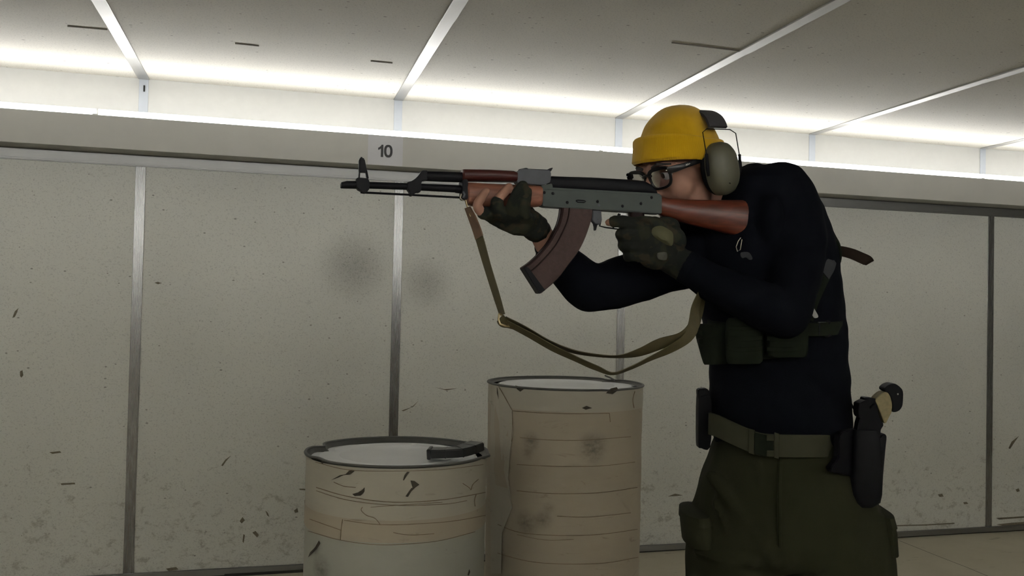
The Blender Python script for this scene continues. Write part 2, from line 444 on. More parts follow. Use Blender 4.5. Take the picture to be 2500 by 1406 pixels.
# single scuffs and dents on the wall boards
M['scuff'] = plain('dark brown scuff', (0.17, 0.145, 0.10), 0.85, var=0.5, vscale=90)
for poly in ([(30, 776), (36, 760), (45, 752), (42, 762), (36, 774)], [(49, 906), (55, 904), (57, 916), (52, 922), (49, 918)], [(377, 690), (386, 688), (393, 691), (386, 694)],
             [(148, 1180), (182, 1178), (184, 1182), (150, 1184)], [(120, 1104), (146, 1101), (150, 1105), (128, 1108)], [(540, 1136), (550, 1122), (564, 1112), (552, 1126), (544, 1138)],
             [(585, 1272), (592, 1262), (598, 1270), (590, 1278)], [(616, 1300), (624, 1296), (632, 1306), (628, 1312)], [(592, 1322), (594, 1304), (598, 1306), (595, 1326)],
             [(648, 1246), (654, 1252), (658, 1262), (652, 1258)], [(730, 1193), (746, 1193), (748, 1197), (732, 1196)], [(718, 1246), (726, 1240), (728, 1250), (720, 1252)],
             [(405, 1388), (430, 1384), (436, 1390), (412, 1394)],
             [(1060, 945), (1085, 950), (1118, 948), (1090, 953)], [(980, 1002), (1005, 994), (1022, 978), (1010, 992), (985, 1004)],
             [(1630, 1212), (1648, 1205), (1668, 1209), (1650, 1211)], [(1662, 1240), (1668, 1238), (1670, 1252), (1666, 1254)], [(2290, 1207), (2300, 1205), (2304, 1212), (2294, 1213)],
             [(2352, 1226), (2360, 1225), (2364, 1230), (2354, 1231)], [(2462, 1094), (2470, 1078), (2488, 1064), (2478, 1078), (2466, 1096)], [(2480, 1195), (2487, 1192), (2490, 1199), (2483, 1201)],
             [(2432, 1264), (2470, 1262), (2500, 1260), (2500, 1264), (2440, 1268)], [(2432, 1280), (2470, 1276), (2500, 1274), (2500, 1280), (2450, 1284)], [(2180, 1282), (2260, 1280), (2330, 1276), (2330, 1279), (2260, 1283), (2180, 1285)]):
    MB().prism([R(px, py, YW-0.0006) for px, py in poly], (0, 0.0005, 0)).build('scuff_mark', M['scuff'], wall, smooth=False)
# ------------------------------------------------------------------ drums
M['lid'] = plain('white painted lid', (0.82, 0.84, 0.86), 0.4, var=0.06, vscale=12)
M['rim'] = plain('dull grey steel rim', (0.085, 0.085, 0.08), 0.5, 0.3, var=0.25, vscale=25)
def wrap_mat(name, a, b_, stain, amt=0.5, smudges=()):
    m, nt, b = new_mat(name)
    v = position(nt)
    col = mixc(nt, noise_t(nt, position(nt, (1, 1, 2.2)), 4.0, 4, 0.6), a, b_)
    st = noise_t(nt, position(nt, (1, 1, 3.5)), 9.0, 4, 0.72, 0.7)
    col = mixc(nt, math_n(nt, 'MULTIPLY', ramp(nt, st, 0.60, 0.74), amt), col, stain)
    for (p, rad, am) in smudges:
        g = nt.nodes.new('ShaderNodeNewGeometry'); vd_ = nt.nodes.new('ShaderNodeVectorMath'); vd_.operation = 'DISTANCE'
        nt.links.new(g.outputs['Position'], vd_.inputs[0]); vd_.inputs[1].default_value = p
        f = ramp(nt, vd_.outputs['Value'], rad, 0.0)
        f = math_n(nt, 'MULTIPLY', math_n(nt, 'MULTIPLY', f, am*0.9), ramp(nt, noise_t(nt, position(nt, (1, 1, 1.4)), 30, 3, 0.7), 0.1, 0.8))
        col = mixc(nt, f, col, (0.045, 0.042, 0.036))
    nt.links.new(col, b.inputs['Base Color'])
    b.inputs['Roughness'].default_value = 0.5; b.inputs['Specular IOR Level'].default_value = 0.25
    bump(nt, b, noise_t(nt, position(nt, (1, 1, 2.5)), 14, 3), 0.3, 0.004)
    return m
M['wrap_white'] = wrap_mat('off-white paper wrap', (0.385, 0.36, 0.30), (0.47, 0.44, 0.37), (0.17, 0.14, 0.10), 0.4)
M['wrap_tan'] = wrap_mat('tan packing tape wrap', (0.36, 0.31, 0.24), (0.43, 0.38, 0.30), (0.15, 0.12, 0.085), 0.45)
M['wrap_cool'] = wrap_mat('cool white wrap', (0.33, 0.33, 0.29), (0.40, 0.40, 0.35), (0.17, 0.15, 0.12), 0.35)
M['tear'] = plain('dark torn hole', (0.045, 0.037, 0.026), 0.85, var=0.4, vscale=120)
M['seam'] = plain('brown tape edge shading', (0.20, 0.15, 0.095), 0.7, var=0.3, vscale=60)  # brown stands in for the shading along tape edges and folds

class Drum:
    def __init__(s, pl, pr, pyc, diam, label, group):
        s.r = diam/2
        s.dep = s.r*2*FPX/(pr-pl)
        c = P((pl+pr)/2, pyc, s.dep); s.c = Vector((c.x, c.y, 0)); s.top = c.z
        s.e = empty('drum', s.c, label, 'drum', group)
    def hit(s, px, py, off=0.0):            # where the sight line meets the drum wall
        d = ray(px, py); o = CO-s.c; rr = s.r+off
        a = d.x*d.x+d.y*d.y; b = 2*(o.x*d.x+o.y*d.y); k = o.x*o.x+o.y*o.y-rr*rr
        disc = b*b-4*a*k
        if disc < 0: disc = 0.0
        t = (-b-math.sqrt(disc))/(2*a); return CO+d*t
    def zpx(s, py, px=None):
        px = px if px is not None else None
        return s.hit(px, py).z
    def shell(s, name, mat, z0, z1, off, wob=0.0, n=64, parent=None, a0=0.0, a1=2*math.pi, dent=None):
        rows = max(2, int((z1-z0)/0.035)+1); mb = MB(); rs = []
        for i in range(rows+1):
            z = z0+(z1-z0)*i/rows; r = []
            for j in range(n):
                t = a0+(a1-a0)*j/n
                rr = s.r+off+wob*noise.noise(Vector((math.cos(t)*2.5, math.sin(t)*2.5, z*6+s.r*17)))
                r.append(s.c+Vector((math.cos(t)*rr, math.sin(t)*rr, z)))
            rs.append(r)
        mb.rings(rs, False)
        return mb.build(name, mat, parent or s.e)
    def patch(s, name, mat, poly, off=0.0016, lift=0.0):   # an irregular scrap lying on the wall
        pts = [s.hit(px, py, off) for px, py in poly]
        c = sum(pts, Vector())/len(pts); nrm = Vector((c.x-s.c.x, c.y-s.c.y, 0)).normalized()
        mb = MB(); n = len(pts); cc = c+nrm*lift
        back = [p-nrm*0.0012 for p in pts]
        mb.add(pts+back+[cc], [(i, (i+1) % n, 2*n) for i in range(n)]+[((i+1) % n, i, n+i, n+(i+1) % n) for i in range(n)])
        return mb.build(name, mat, s.e, smooth=False)
    def line(s, name, mat, pts, wpx=2.2, off=0.0014):      # a thin tube painting the shade along folds and tape edges
        sp = spline(pts, 5); L = []
        for q in sp: L.append(s.hit(q[0], q[1], off))
        return MB().tube(L, [0.0003+0.38*wpx/FPX*s.dep*(0.55+0.45*abs(noise.noise(Vector((i*0.7, wpx, len(sp)))))) for i in range(len(L))], 5).build(name, mat, s.e)

def rim_and_lid(d, drop, dents, tube_r=0.0055):
    """rolled steel rim (bent where the photo shows it bent), inner lip and sunken lid"""
    n = 96; outer = []; 
    def rad(t):
        k = 0.0; dz = 0.0
        for (ta, wd, dr, dzz) in dents:
            u = math.atan2(math.sin(t-ta), math.cos(t-ta))/wd
            g = math.exp(-u*u); k += dr*g; dz += dzz*g
        return d.r+k, dz
    ring = []
    for j in range(n):
        t = 2*math.pi*j/n; rr, dz = rad(t)
        ring.append((t, rr, d.top-0.004+dz))
    mb = MB(); secs = []
    for (t, rr, z) in ring:
        c = d.c+Vector((math.cos(t)*rr, math.sin(t)*rr, z)); ra = Vector((math.cos(t), math.sin(t), 0))
        secs.append([c+ra*(tube_r*math.cos(a))+Vector((0, 0, 1))*(tube_r*0.8*math.sin(a)) for a in [2*math.pi*k/8 for k in range(8)]])
    mb.rings(secs, False, True); rimo = mb.build('rim', M['rim'], d.e)
    # inner lip, a short wall going down to the lid
    mb = MB(); rs = []
    for f, dz in ((-0.004, 0.0), (-0.010, -drop*0.6), (-0.016, -drop)):
        rs.append([d.c+Vector((math.cos(t)*(rr+f), math.sin(t)*(rr+f), z+dz)) for (t, rr, z) in ring])
    mb.rings(rs, False); mb.build('inner_lip', M['rim'], rimo)
    # lid with pressed rings
    mb = MB(); prof = [(1.0, 0.0), (0.93, 0.0), (0.90, 0.003), (0.87, 0.0), (0.70, 0.001), (0.67, 0.004), (0.64, 0.001), (0.3, 0.003), (0.02, 0.003)]
    rs = [[d.c+Vector((math.cos(t)*(rr-0.015)*f, math.sin(t)*(rr-0.015)*f, d.top-0.004-drop+h+(z-d.top+0.004)*f**8)) for (t, rr, z) in ring] for f, h in prof]
    mb.rings(rs, True); mb.build('lid', M['lid'], d.e)

# the short drum in front
sd = Drum(752, 1190, 1097, 0.585, 'short off-white wrapped drum with a magazine lying on its lid', 'wrapped drums')
toL = math.atan2((CO-sd.c).y, (CO-sd.c).x)         # direction towards the camera
ang = lambda d, px, py: math.atan2((d.hit(px, py)-d.c).y, (d.hit(px, py)-d.c).x)
rim_and_lid(sd, 0.016, [(ang(sd, 1184, 1118), 0.10, 0.012, 0.0), (ang(sd, 775, 1110), 0.13, -0.004, 0.004), (math.pi+ang(sd, 1150, 1118)+0.3, 0.10, -0.03, -0.004)])
zt = sd.top-0.010
def zb(d, px, py): return d.hit(px, py).z
b1, b2, b3, b4 = zb(sd, 960, 1150), zb(sd, 960, 1228), zb(sd, 960, 1275), zb(sd, 960, 1326)
sd.shell('collar_band', M['wrap_white'], b1, zt, -0.002, 0.002)
sd.shell('tape_band', M['wrap_white'], b2, b1+0.004, -0.0005, 0.002)
sd.shell('tape_band', M['wrap_white'], b3, b2+0.004, -0.002, 0.003)
sd.shell('tape_band', M['wrap_tan'], b4, b3+0.004, -0.0005, 0.002)
M['wrap_low'] = wrap_mat('cool white wrap with a black rub', (0.33, 0.33, 0.29), (0.40, 0.40, 0.35), (0.17, 0.15, 0.12), 0.35, [(tuple(sd.hit(780, 1392)), .06, .9), (tuple(sd.hit(768, 1340)), .03, .6)])
sd.shell('drum_wall', M['wrap_low'], 0.004, b4+0.004, -0.003, 0.003)
MB().lathe([(sd.r-0.006, 0.0), (sd.r+0.002, 0.004), (sd.r+0.002, 0.014), (sd.r-0.008, 0.02)], sd.c, 64).build('bottom_hoop', M['rim'], sd.e)
for pts, wd in (([(770, 1128), (850, 1147), (960, 1150), (1080, 1146), (1180, 1134)], 1.6),
                ([(772, 1190), (850, 1212), (960, 1226), (1080, 1220), (1185, 1202)], 2.6),
                ([(772, 1198), (850, 1221), (960, 1233), (1080, 1231), (1140, 1222)], 1.8),
                ([(756, 1267), (800, 1283), (832, 1294)], 1.8), ([(840, 1270), (930, 1281), (1050, 1277), (1120, 1270), (1185, 1258)], 2.0),
                ([(752, 1296), (830, 1318), (930, 1330), (1060, 1322), (1160, 1298)], 2.0),
                ([(885, 1238), (882, 1246), (895, 1258), (915, 1265), (928, 1280)], 2.6),
                ([(836, 1268), (833, 1290), (831, 1318)], 2.6), ([(1163, 1206), (1159, 1220), (1160, 1236)], 3.0),
                ([(1130, 1180), (1145, 1190), (1150, 1196)], 2.0), ([(1168, 1170), (1155, 1182), (1150, 1196)], 2.4),
                ([(905, 1238), (990, 1232), (1080, 1226)], 1.2), ([(960, 1300), (1000, 1306), (1060, 1303)], 1.5),
                ([(815, 1177), (840, 1187), (868, 1190)], 2.2)):
    sd.line('crease_shade', M['seam'], pts, wd)
for poly in ([(808, 1172), (825, 1166), (838, 1160), (855, 1158), (865, 1150), (859, 1147), (852, 1149), (858, 1156), (846, 1158), (830, 1160)],
             [(860, 1206), (874, 1202), (884, 1196), (890, 1190), (889, 1200), (880, 1210), (866, 1211)],
             [(990, 1212), (998, 1200), (1004, 1192), (1014, 1187), (1020, 1184), (1008, 1178), (1002, 1173), (1012, 1174), (1024, 1183), (1014, 1190), (1004, 1200), (996, 1213)],
             [(986, 1173), (994, 1160), (1000, 1152), (994, 1152), (988, 1160), (984, 1172)],
             [(778, 1320), (770, 1335), (757, 1348), (752, 1360), (760, 1352), (772, 1340), (781, 1326)],
             [(1142, 1404), (1146, 1390), (1148, 1396), (1145, 1405)], [(783, 1130), (788, 1124), (787, 1132)]):
    sd.patch('tear', M['tear'], poly)

# the tall drum behind
td = Drum(1192, 1568, 932, 0.585, 'tall off-white taped drum with an empty lid', 'wrapped drums')
rim_and_lid(td, 0.009, [(ang(td, 1495, 948), 0.09, -0.004, -0.003), (math.pi+ang(td, 1250, 945), 0.12, -0.03, -0.002)])
zt = td.top-0.008
c1 = zb(td, 1370, 1006)
M['tape_tall'] = wrap_mat('tan packing tape, rubbed black in places', (0.36, 0.31, 0.24), (0.43, 0.38, 0.30), (0.15, 0.12, 0.085), 0.45, [(tuple(td.hit(px, py)), r_, a_) for px, py, r_, a_ in ((1447, 1093, .075, .95), (1296, 1078, .045, .8), (1288, 1107, .035, .5), (1284, 1278, .06, .75), (1325, 1270, .045, .7), (1340, 1240, .03, .5))])
td.shell('collar_band', M['wrap_white'], c1, zt, 0.0002, 0.0015)
zs = [c1+0.003]+[zb(td, 1380, y) for y in (1075, 1140, 1205, 1262, 1307, 1376)]
for i in range(len(zs)-1):
    td.shell('tape_band', M['tape_tall'], zs[i+1]-0.004, zs[i], -0.001-0.001*(i % 2), 0.0015)
td.shell('drum_wall', M['wrap_tan'], 0.004, zs[-1], -0.003, 0.002)
MB().lathe([(td.r-0.006, 0.0), (td.r+0.002, 0.004), (td.r+0.002, 0.014), (td.r-0.008, 0.02)], td.c, 64).build('bottom_hoop', M['rim'], td.e)
# left flap of paper with a folded edge
td.patch('paper_flap', M['wrap_white'], [(1200, 938), (1216, 940), (1234, 975), (1250, 1002), (1251, 1060), (1245, 1100), (1240, 1170), (1250, 1240), (1225, 1300), (1222, 1400), (1198, 1400), (1197, 1200), (1197, 1050)], 0.0030)
for pts, wd in (([(1214, 938), (1233, 970), (1250, 1002)], 4.0), ([(1250, 1002), (1251, 1040), (1249, 1078)], 4.0),
                ([(1252, 1003), (1320, 1008), (1400, 1010), (1488, 1009)], 2.2), ([(1488, 1009), (1490, 1030)], 2.4),
                ([(1270, 1068), (1340, 1074), (1420, 1075), (1540, 1066)], 1.8), ([(1262, 1134), (1350, 1138), (1460, 1138), (1550, 1128)], 1.8),
                ([(1262, 1198), (1350, 1205), (1460, 1203), (1556, 1190)], 1.8), ([(1360, 1260), (1440, 1262), (1540, 1252)], 1.6),
                ([(1215, 1280), (1270, 1300), (1360, 1307), (1460, 1305), (1556, 1292)], 2.0), ([(1215, 1350), (1290, 1370), (1380, 1377), (1480, 1374), (1558, 1360)], 2.0),
                ([(1550, 955), (1545, 975), (1548, 996)], 3.5), ([(1262, 1305), (1330, 1318), (1400, 1317)], 1.2)):
    td.line('crease_shade', M['seam'], pts, wd)
for poly in ([(1258, 941), (1262, 950), (1270, 956), (1278, 950), (1276, 945)], [(1484, 955), (1492, 948), (1506, 945), (1510, 952), (1496, 962), (1480, 960)],
             [(1421, 996), (1432, 991), (1446, 996), (1430, 1000)], [(1213, 945), (1216, 950), (1217, 975), (1213, 960)]):
    td.patch('tear', M['tear'], poly, 0.0022)
# frayed lip of the tall drum's rim
MB().tube([G(1500, 928, td.top), G(1490, 922, td.top+0.003), G(1478, 917, td.top+0.002)], 0.004, 6).build('bent_lip', M['rim'], td.e)

# loose magazine on the short drum
M['poly_black'] = plain('black polymer', (0.014, 0.014, 0.016), 0.3, var=0.2, vscale=40)
ztop = sd.top
m0 = G(1050, 1120, ztop-0.012+0.002); m1 = G(1132, 1116, ztop-0.003); m2 = G(1184, 1100, ztop+0.008)
mg = empty('loose_magazine', G(1115, 1110, ztop-0.014), 'black curved rifle magazine lying on the lid of the short drum', 'magazine')
cl = [Vector(p) for p in spline([m0, m1, m2], 6)]
W2, T2 = 0.060, 0.027
rs = []
for i, c in enumerate(cl):
    t = (cl[min(i+1, len(cl)-1)]-cl[max(i-1, 0)]).normalized(); up = Vector((0, 0, 1)); sdv = up.cross(t).normalized(); up = t.cross(sdv)
    w2 = W2*(1.0+0.06*(i < 2))
    rs.append([c, c+sdv*w2, c+sdv*w2+up*T2, c+up*T2])
MB().rings(rs).build('magazine_body', M['poly_black'], mg, bevel=0.003)
t = (cl[1]-cl[0]).normalized(); sdv = Vector((0, 0, 1)).cross(t).normalized(); up = t.cross(sdv)
MB().obox(cl[0]-t*0.004+sdv*W2*0.52+up*(T2*0.5), t*0.006, sdv*(W2*0.58), up*(T2*0.60)).build('floor_plate', M['poly_black'], mg, bevel=0.002)
for k in (3, 6, 9):
    t = (cl[k+1]-cl[k-1]).normalized(); sdv = Vector((0, 0, 1)).cross(t).normalized(); up = t.cross(sdv)
    MB().obox(cl[k]+up*(T2*0.5)+sdv*W2*0.5, t*0.0022, sdv*(W2*0.51), up*(T2*0.53)).build('rib', M['poly_black'], mg, bevel=0.0008)
# ------------------------------------------------------------------ rifle
YR = 1.69
M['steel'] = plain('blued black steel', (0.007, 0.007, 0.009), 0.5, 0.0, var=0.25, vscale=60, spec=0.10)
M['receiver'] = plain('grey green phosphated steel', (0.042, 0.052, 0.048), 0.5, 0.0, var=0.15, vscale=25, spec=0.25)
M['sightblock'] = plain('grey worn steel', (0.06, 0.064, 0.075), 0.5, 0.0, var=0.2, vscale=60, spec=0.3)
def wood(name, a, b_, rough, stretch=(3, 30, 30), sc=3.0, coat=0.12):
    m, nt, b = new_mat(name)
    n = noise_t(nt, position(nt, stretch), sc, 5, 0.65, 0.8)
    nt.links.new(mixc(nt, ramp(nt, n, 0.3, 0.7), a, b_), b.inputs['Base Color'])
    b.inputs['Roughness'].default_value = rough; b.inputs['Coat Weight'].default_value = coat; b.inputs['Coat Roughness'].default_value = 0.25; b.inputs['Specular IOR Level'].default_value = 0.2
    return m
M['wood_dark'] = wood('dark red lacquered wood', (0.036, 0.008, 0.007), (0.062, 0.014, 0.012), 0.4)
M['wood'] = wood('red brown lacquered wood', (0.05, 0.011, 0.006), (0.115, 0.026, 0.013), 0.36, (3, 30, 30), 3.0, 0.25)
M['wood_pale'] = wood('worn orange brown wood', (0.15, 0.058, 0.036), (0.24, 0.10, 0.065), 0.45)
M['bakelite'] = wood('plum brown moulded plastic', (0.036, 0.019, 0.017), (0.050, 0.026, 0.023), 0.55, (20, 20, 20), 6, 0.0)
M['bakelite_dark'] = plain('dark plum plastic', (0.012, 0.0045, 0.004), 0.5, spec=0.12)
gun = empty('rifle', R(1380, 700, YR), 'assault rifle with dark red wood furniture and a curved brown magazine, aimed by the person', 'rifle')
V = Vector
def prof(name, poly, th, mat, parent=None, bevel=0.0012, yc=YR, seg=2):
    return MB().prism([R(px, py, YR)+V((0, yc-YR-th/2, 0)) for px, py in poly], (0, th, 0)).build(name, mat, parent or gun, bevel=bevel, seg=seg)
def loftx(name, secs, mat, parent=None, e=2.6, n=24, yc=YR):
    L = []
    for px, pt, pb, hw in secs:
        a, b_ = R(px, pt, YR), R(px, pb, YR)
        c = (a+b_)/2; h = (a.z-b_.z)/2
        L.append((V((c.x, yc, c.z)), V((0, hw, 0)), V((0, 0, h))))
    return MB().loft(L, n, e).build(name, mat, parent or gun)
def rod(name, pts, rad, mat, parent=None, n=14, yc=YR):
    return MB().tube([R(px, py, YR)+V((0, yc-YR, 0)) for px, py in pts], rad, n).build(name, mat, parent or gun)
mm = 0.001
# barrel group
bar = rod('barrel', [(868, 451), (1000, 455.5), (1126, 461.5), (1300, 470)], [6.6*mm, 6.8*mm, 7.5*mm, 8*mm], M['steel'])
brk = loftx('muzzle_brake', [(831, 449, 459, 4*mm), (833, 445, 460, 8*mm), (846, 441.5, 460.5, 9*mm), (870, 441.5, 461, 9.5*mm), (873, 443, 460, 8.5*mm)], M['steel'], e=2.0)
fs = prof('front_sight_base', [(869, 436), (876, 435), (897, 437), (901, 445), (901, 462), (896, 469), (893, 472), (884, 471.5), (880, 467), (874, 464), (869, 458)], 21*mm, M['steel'])
# sight tower: two slanting legs, a cross piece and the hooded ears, so that one sees through
prof('sight_leg', [(874.5, 436), (878, 436), (879.5, 415), (876.5, 415)], 12*mm, M['steel'], fs)
prof('sight_leg', [(895, 437), (900, 437), (895.5, 415), (891, 415)], 12*mm, M['steel'], fs)
prof('sight_tower', [(875.5, 421), (896, 422), (894, 411), (889.5, 389), (886, 385), (880, 384.5), (876.5, 388), (875.5, 395)], 15*mm, M['steel'], fs, bevel=0.002)
rod('front_sight_post', [(882, 400), (882.5, 383.5)], 1.6*mm, M['steel'], fs, 8)
gb = prof('gas_block', [(993, 446), (1004, 443), (1013, 437), (1021, 429), (1027, 419), (1032, 417.5), (1042, 418), (1042, 441), (1030, 442), (1027, 446), (1027, 466), (1023, 471), (1016, 470), (1010, 475), (1004, 480), (998, 476), (998, 468), (993, 464)], 19*mm, M['steel'])
tubep = rod('gas_tube', [(1036, 430), (1080, 431.5), (1130, 433)], [9.6*mm, 10.2*mm, 10.2*mm], M['steel'])
rod('cleaning_rod', [(880, 469.5), (1000, 475.5), (1128, 482.5)], 2.1*mm, M['steel'], None, 8)
ret = prof('handguard_retainer', [(1124, 443), (1130, 440), (1138, 441), (1140, 486), (1134, 489), (1126, 486)], 34*mm, M['steel'])
loftx('barrel_shank', [(1112, 452, 471, 8*mm), (1126, 452, 473, 9*mm), (1140, 452, 474, 9*mm)], M['steel'], e=2)
rod('retainer_lever', [(1126, 470), (1130, 478), (1127, 486)], 2.5*mm, M['sightblock'], ret, 8, YR-17*mm)
# wood
loftx('upper_handguard', [(1127, 415, 442, 15*mm), (1130, 414, 443, 18.5*mm), (1190, 415, 444, 20*mm), (1250, 418, 445, 19*mm), (1259, 421, 445, 16*mm)], M['wood_dark'], e=3.0)
loftx('lower_handguard', [(1137, 447, 490, 16*mm), (1141, 446, 500, 20*mm), (1175, 448, 509, 23*mm), (1215, 450, 511, 24*mm), (1265, 452, 508, 23*mm), (1314, 454, 505, 21*mm), (1319, 456, 503, 19*mm)], M['wood_pale'], e=3.2)
# receiver
rs_ = prof('rear_sight_block', [(1257, 424), (1266, 416), (1272, 414.5), (1338, 418), (1341, 424), (1340, 446), (1334, 449), (1322, 453), (1262, 450), (1257, 444)], 26*mm, M['sightblock'])
prof('sight_leaf', [(1266, 414), (1276, 412), (1283, 410.5), (1288, 413), (1334, 415), (1340, 412), (1348, 410), (1345, 416), (1341, 421), (1334, 419), (1270, 417)], 14*mm, M['steel'], rs_, bevel=0.0008)
rec = prof('receiver_box', [(1318, 459), (1330, 459), (1602, 474), (1609, 480), (1609, 523), (1600, 523), (1330, 506), (1318, 503)], 30*mm, M['receiver'], bevel=0.0015)
prof('front_trunnion', [(1316, 455), (1342, 450), (1346, 466), (1318, 464)], 31*mm, M['receiver'], bevel=0.001)
prof('receiver_rail', [(1318, 461), (1600, 475), (1604, 479), (1318, 464.5)], 32*mm, M['receiver'], rec, bevel=0.0004)
loftx('dust_cover', [(1338, 433, 462, 12*mm), (1345, 430.5, 464, 14*mm), (1440, 433.5, 470, 14.5*mm), (1540, 439, 474, 14.5*mm), (1570, 442, 476, 14*mm), (1586, 450, 477, 13.5*mm), (1597, 462, 478, 12*mm), (1601, 472, 478, 10*mm)], M['steel'], e=2.5)
for px, py in ((1329, 470), (1350, 472), (1385, 494), (1591, 482), (1565, 497), (1459, 492), (1520, 503)):
    c = R(px, py, YR-15*mm)
    MB().lathe([(0.1*mm, -1.4*mm), (2.4*mm, -1.2*mm), (3.2*mm, 0.0), (3.2*mm, 1*mm)], c, 12, axis=(0, 1, 0)).build('rivet', M['steel'], rec)
rod('magazine_well_dimple', [(1400, 492), (1404, 490.5), (1420, 491.5), (1424, 493.5), (1420, 496), (1404, 495.2), (1400, 492)], 1.2*mm, M['steel'], rec, 6, YR-15.2*mm)
prof('maker_mark', [(1452, 503), (1456, 499), (1460, 503), (1456, 507)], 0.4*mm, M['sightblock'], rec, bevel=0, yc=YR-15.2*mm)
# magazine
c3 = lambda x, y: (1240+x/4.018, 380+y/4.018)
front = [c3(*p) for p in ((515, 515), (505, 590), (480, 680), (440, 760), (390, 850), (330, 925), (260, 1000), (190, 1060), (130, 1100))]
rear = [c3(*p) for p in ((815, 530), (808, 610), (785, 690), (750, 790), (705, 890), (650, 980), (575, 1080), (490, 1190), (315, 1350))]
rear[-2] = c3(470, 1215)
fr = spline(front, 3); re_ = spline(rear, 3)
rings_ = []
for a, b_ in zip(fr, re_):
    pa, pb = R(a[0], a[1], YR), R(b_[0], b_[1], YR); hw = 12.5*mm
    d = (pb-pa)
    rings_.append([pa+V((0, -hw*0.45, 0)), pa+d*0.06+V((0, -hw*0.86, 0)), pa+d*0.22+V((0, -hw*0.92, 0)), pa+d*0.26+V((0, -hw*1.05, 0)), pb-d*0.03+V((0, -hw*1.05, 0)), pb+V((0, -hw*0.75, 0)),
                   pb+V((0, hw*0.75, 0)), pb-d*0.03+V((0, hw*1.05, 0)), pa+d*0.26+V((0, hw*1.05, 0)), pa+d*0.22+V((0, hw*0.92, 0)), pa+d*0.06+V((0, hw*0.86, 0)), pa+V((0, hw*0.45, 0))])
mag = MB().rings(rings_).build('magazine', M['bakelite'], gun)
for sgn in (-1, 1):
    L = []
    for a, b_ in zip(fr, re_):
        pa, pb = R(a[0], a[1], YR), R(b_[0], b_[1], YR); L.append(pa+(pb-pa)*0.235+V((0, sgn*12.2*mm, 0)))
    MB().tube(L, 1.6*mm, 6).build('rib_groove', M['bakelite_dark'], mag)
    L = [R(a[0], a[1], YR)+(R(b_[0], b_[1], YR)-R(a[0], a[1], YR))*0.02+V((0, sgn*7*mm, 0)) for a, b_ in zip(fr, re_)]
    MB().tube(L, 2.0*mm, 6).build('spine_rib', M['bakelite_dark'], mag)
A0, A1, A2, A3 = c3(128, 1098), c3(180, 1110), c3(345, 1335), c3(292, 1358)
fp = prof('floor_plate', [A0, c3(172, 1090), c3(212, 1128), c3(352, 1318), A3], 29*mm, M['steel'], mag, bevel=0.0015)
prof('magazine_lug', [c3(820, 530), c3(905, 535), c3(912, 640), c3(890, 680), c3(845, 672), c3(820, 640)], 14*mm, M['sightblock'], gun)
rod('catch_pin', [c3(868, 628), c3(868, 629)], 2*mm, M['steel'], gun, 8, YR-8*mm)
prof('magazine_release', [c3(838, 668), c3(872, 672), c3(866, 700), c3(858, 735), c3(846, 732), c3(846, 700)], 9*mm, M['steel'], gun, bevel=0.0006)
MB().tube([R(*c3(900, 560), YR), R(*c3(912, 640), YR), R(*c3(900, 690), YR), R(*c3(960, 705), YR), R(*c3(1090, 722), YR), R(*c3(1180, 725), YR), R(*c3(1225, 690), YR), R(*c3(1235, 590), YR)], 3.2*mm, 8, flat=0.45, ref=(0, 1, 0)).build('trigger_guard', M['steel'], gun)
MB().tube([R(1512, 522, YR), R(1508, 535, YR), R(1500, 548, YR), R(1497, 556, YR)], [3.5*mm, 3*mm, 2.6*mm, 2*mm], 8).build('trigger', M['steel'], gun)
loft_grip = []
for px, py, hx in ((1552, 520, 20), (1556, 545, 19), (1562, 580, 20), (1570, 615, 21), (1577, 640, 22)):
    c = R(px, py, YR); loft_grip.append((c, V((hx/1150, 0, 0)), V((0, 13*mm, 0))))
MB().loft(loft_grip, 16, 2.5).build('pistol_grip', M['bakelite_dark'], gun)
# stock
st = loftx('stock', [(1608, 479, 523, 13*mm), (1612, 480, 526, 15*mm), (1640, 484, 535, 16*mm), (1680, 487, 548, 17*mm), (1740, 488, 562, 18*mm), (1800, 488, 577, 19*mm), (1838, 488, 588, 19*mm), (1843, 489, 589, 18*mm)], M['wood'], e=2.5)
loftx('butt_plate', [(1842, 488, 590, 18.5*mm), (1847, 488, 591, 18*mm)], M['steel'], e=2.5)
# sling swivel at the stock and the front ring with its clasp
M['wire'] = plain('bright wire', (0.34, 0.31, 0.24), 0.35, 0.8)
rod('rear_swivel', [(1796, 582), (1790, 590), (1785, 604), (1788, 615), (1795, 611), (1797, 598), (1799, 586)], 0.9*mm, M['wire'], None, 6, YR-21*mm)
rod('front_swivel', [(1131, 470), (1124, 476), (1122, 484), (1128, 490), (1137, 487), (1140, 477), (1135, 469)], 1.4*mm, M['wire'], None, 6, YR-6*mm)
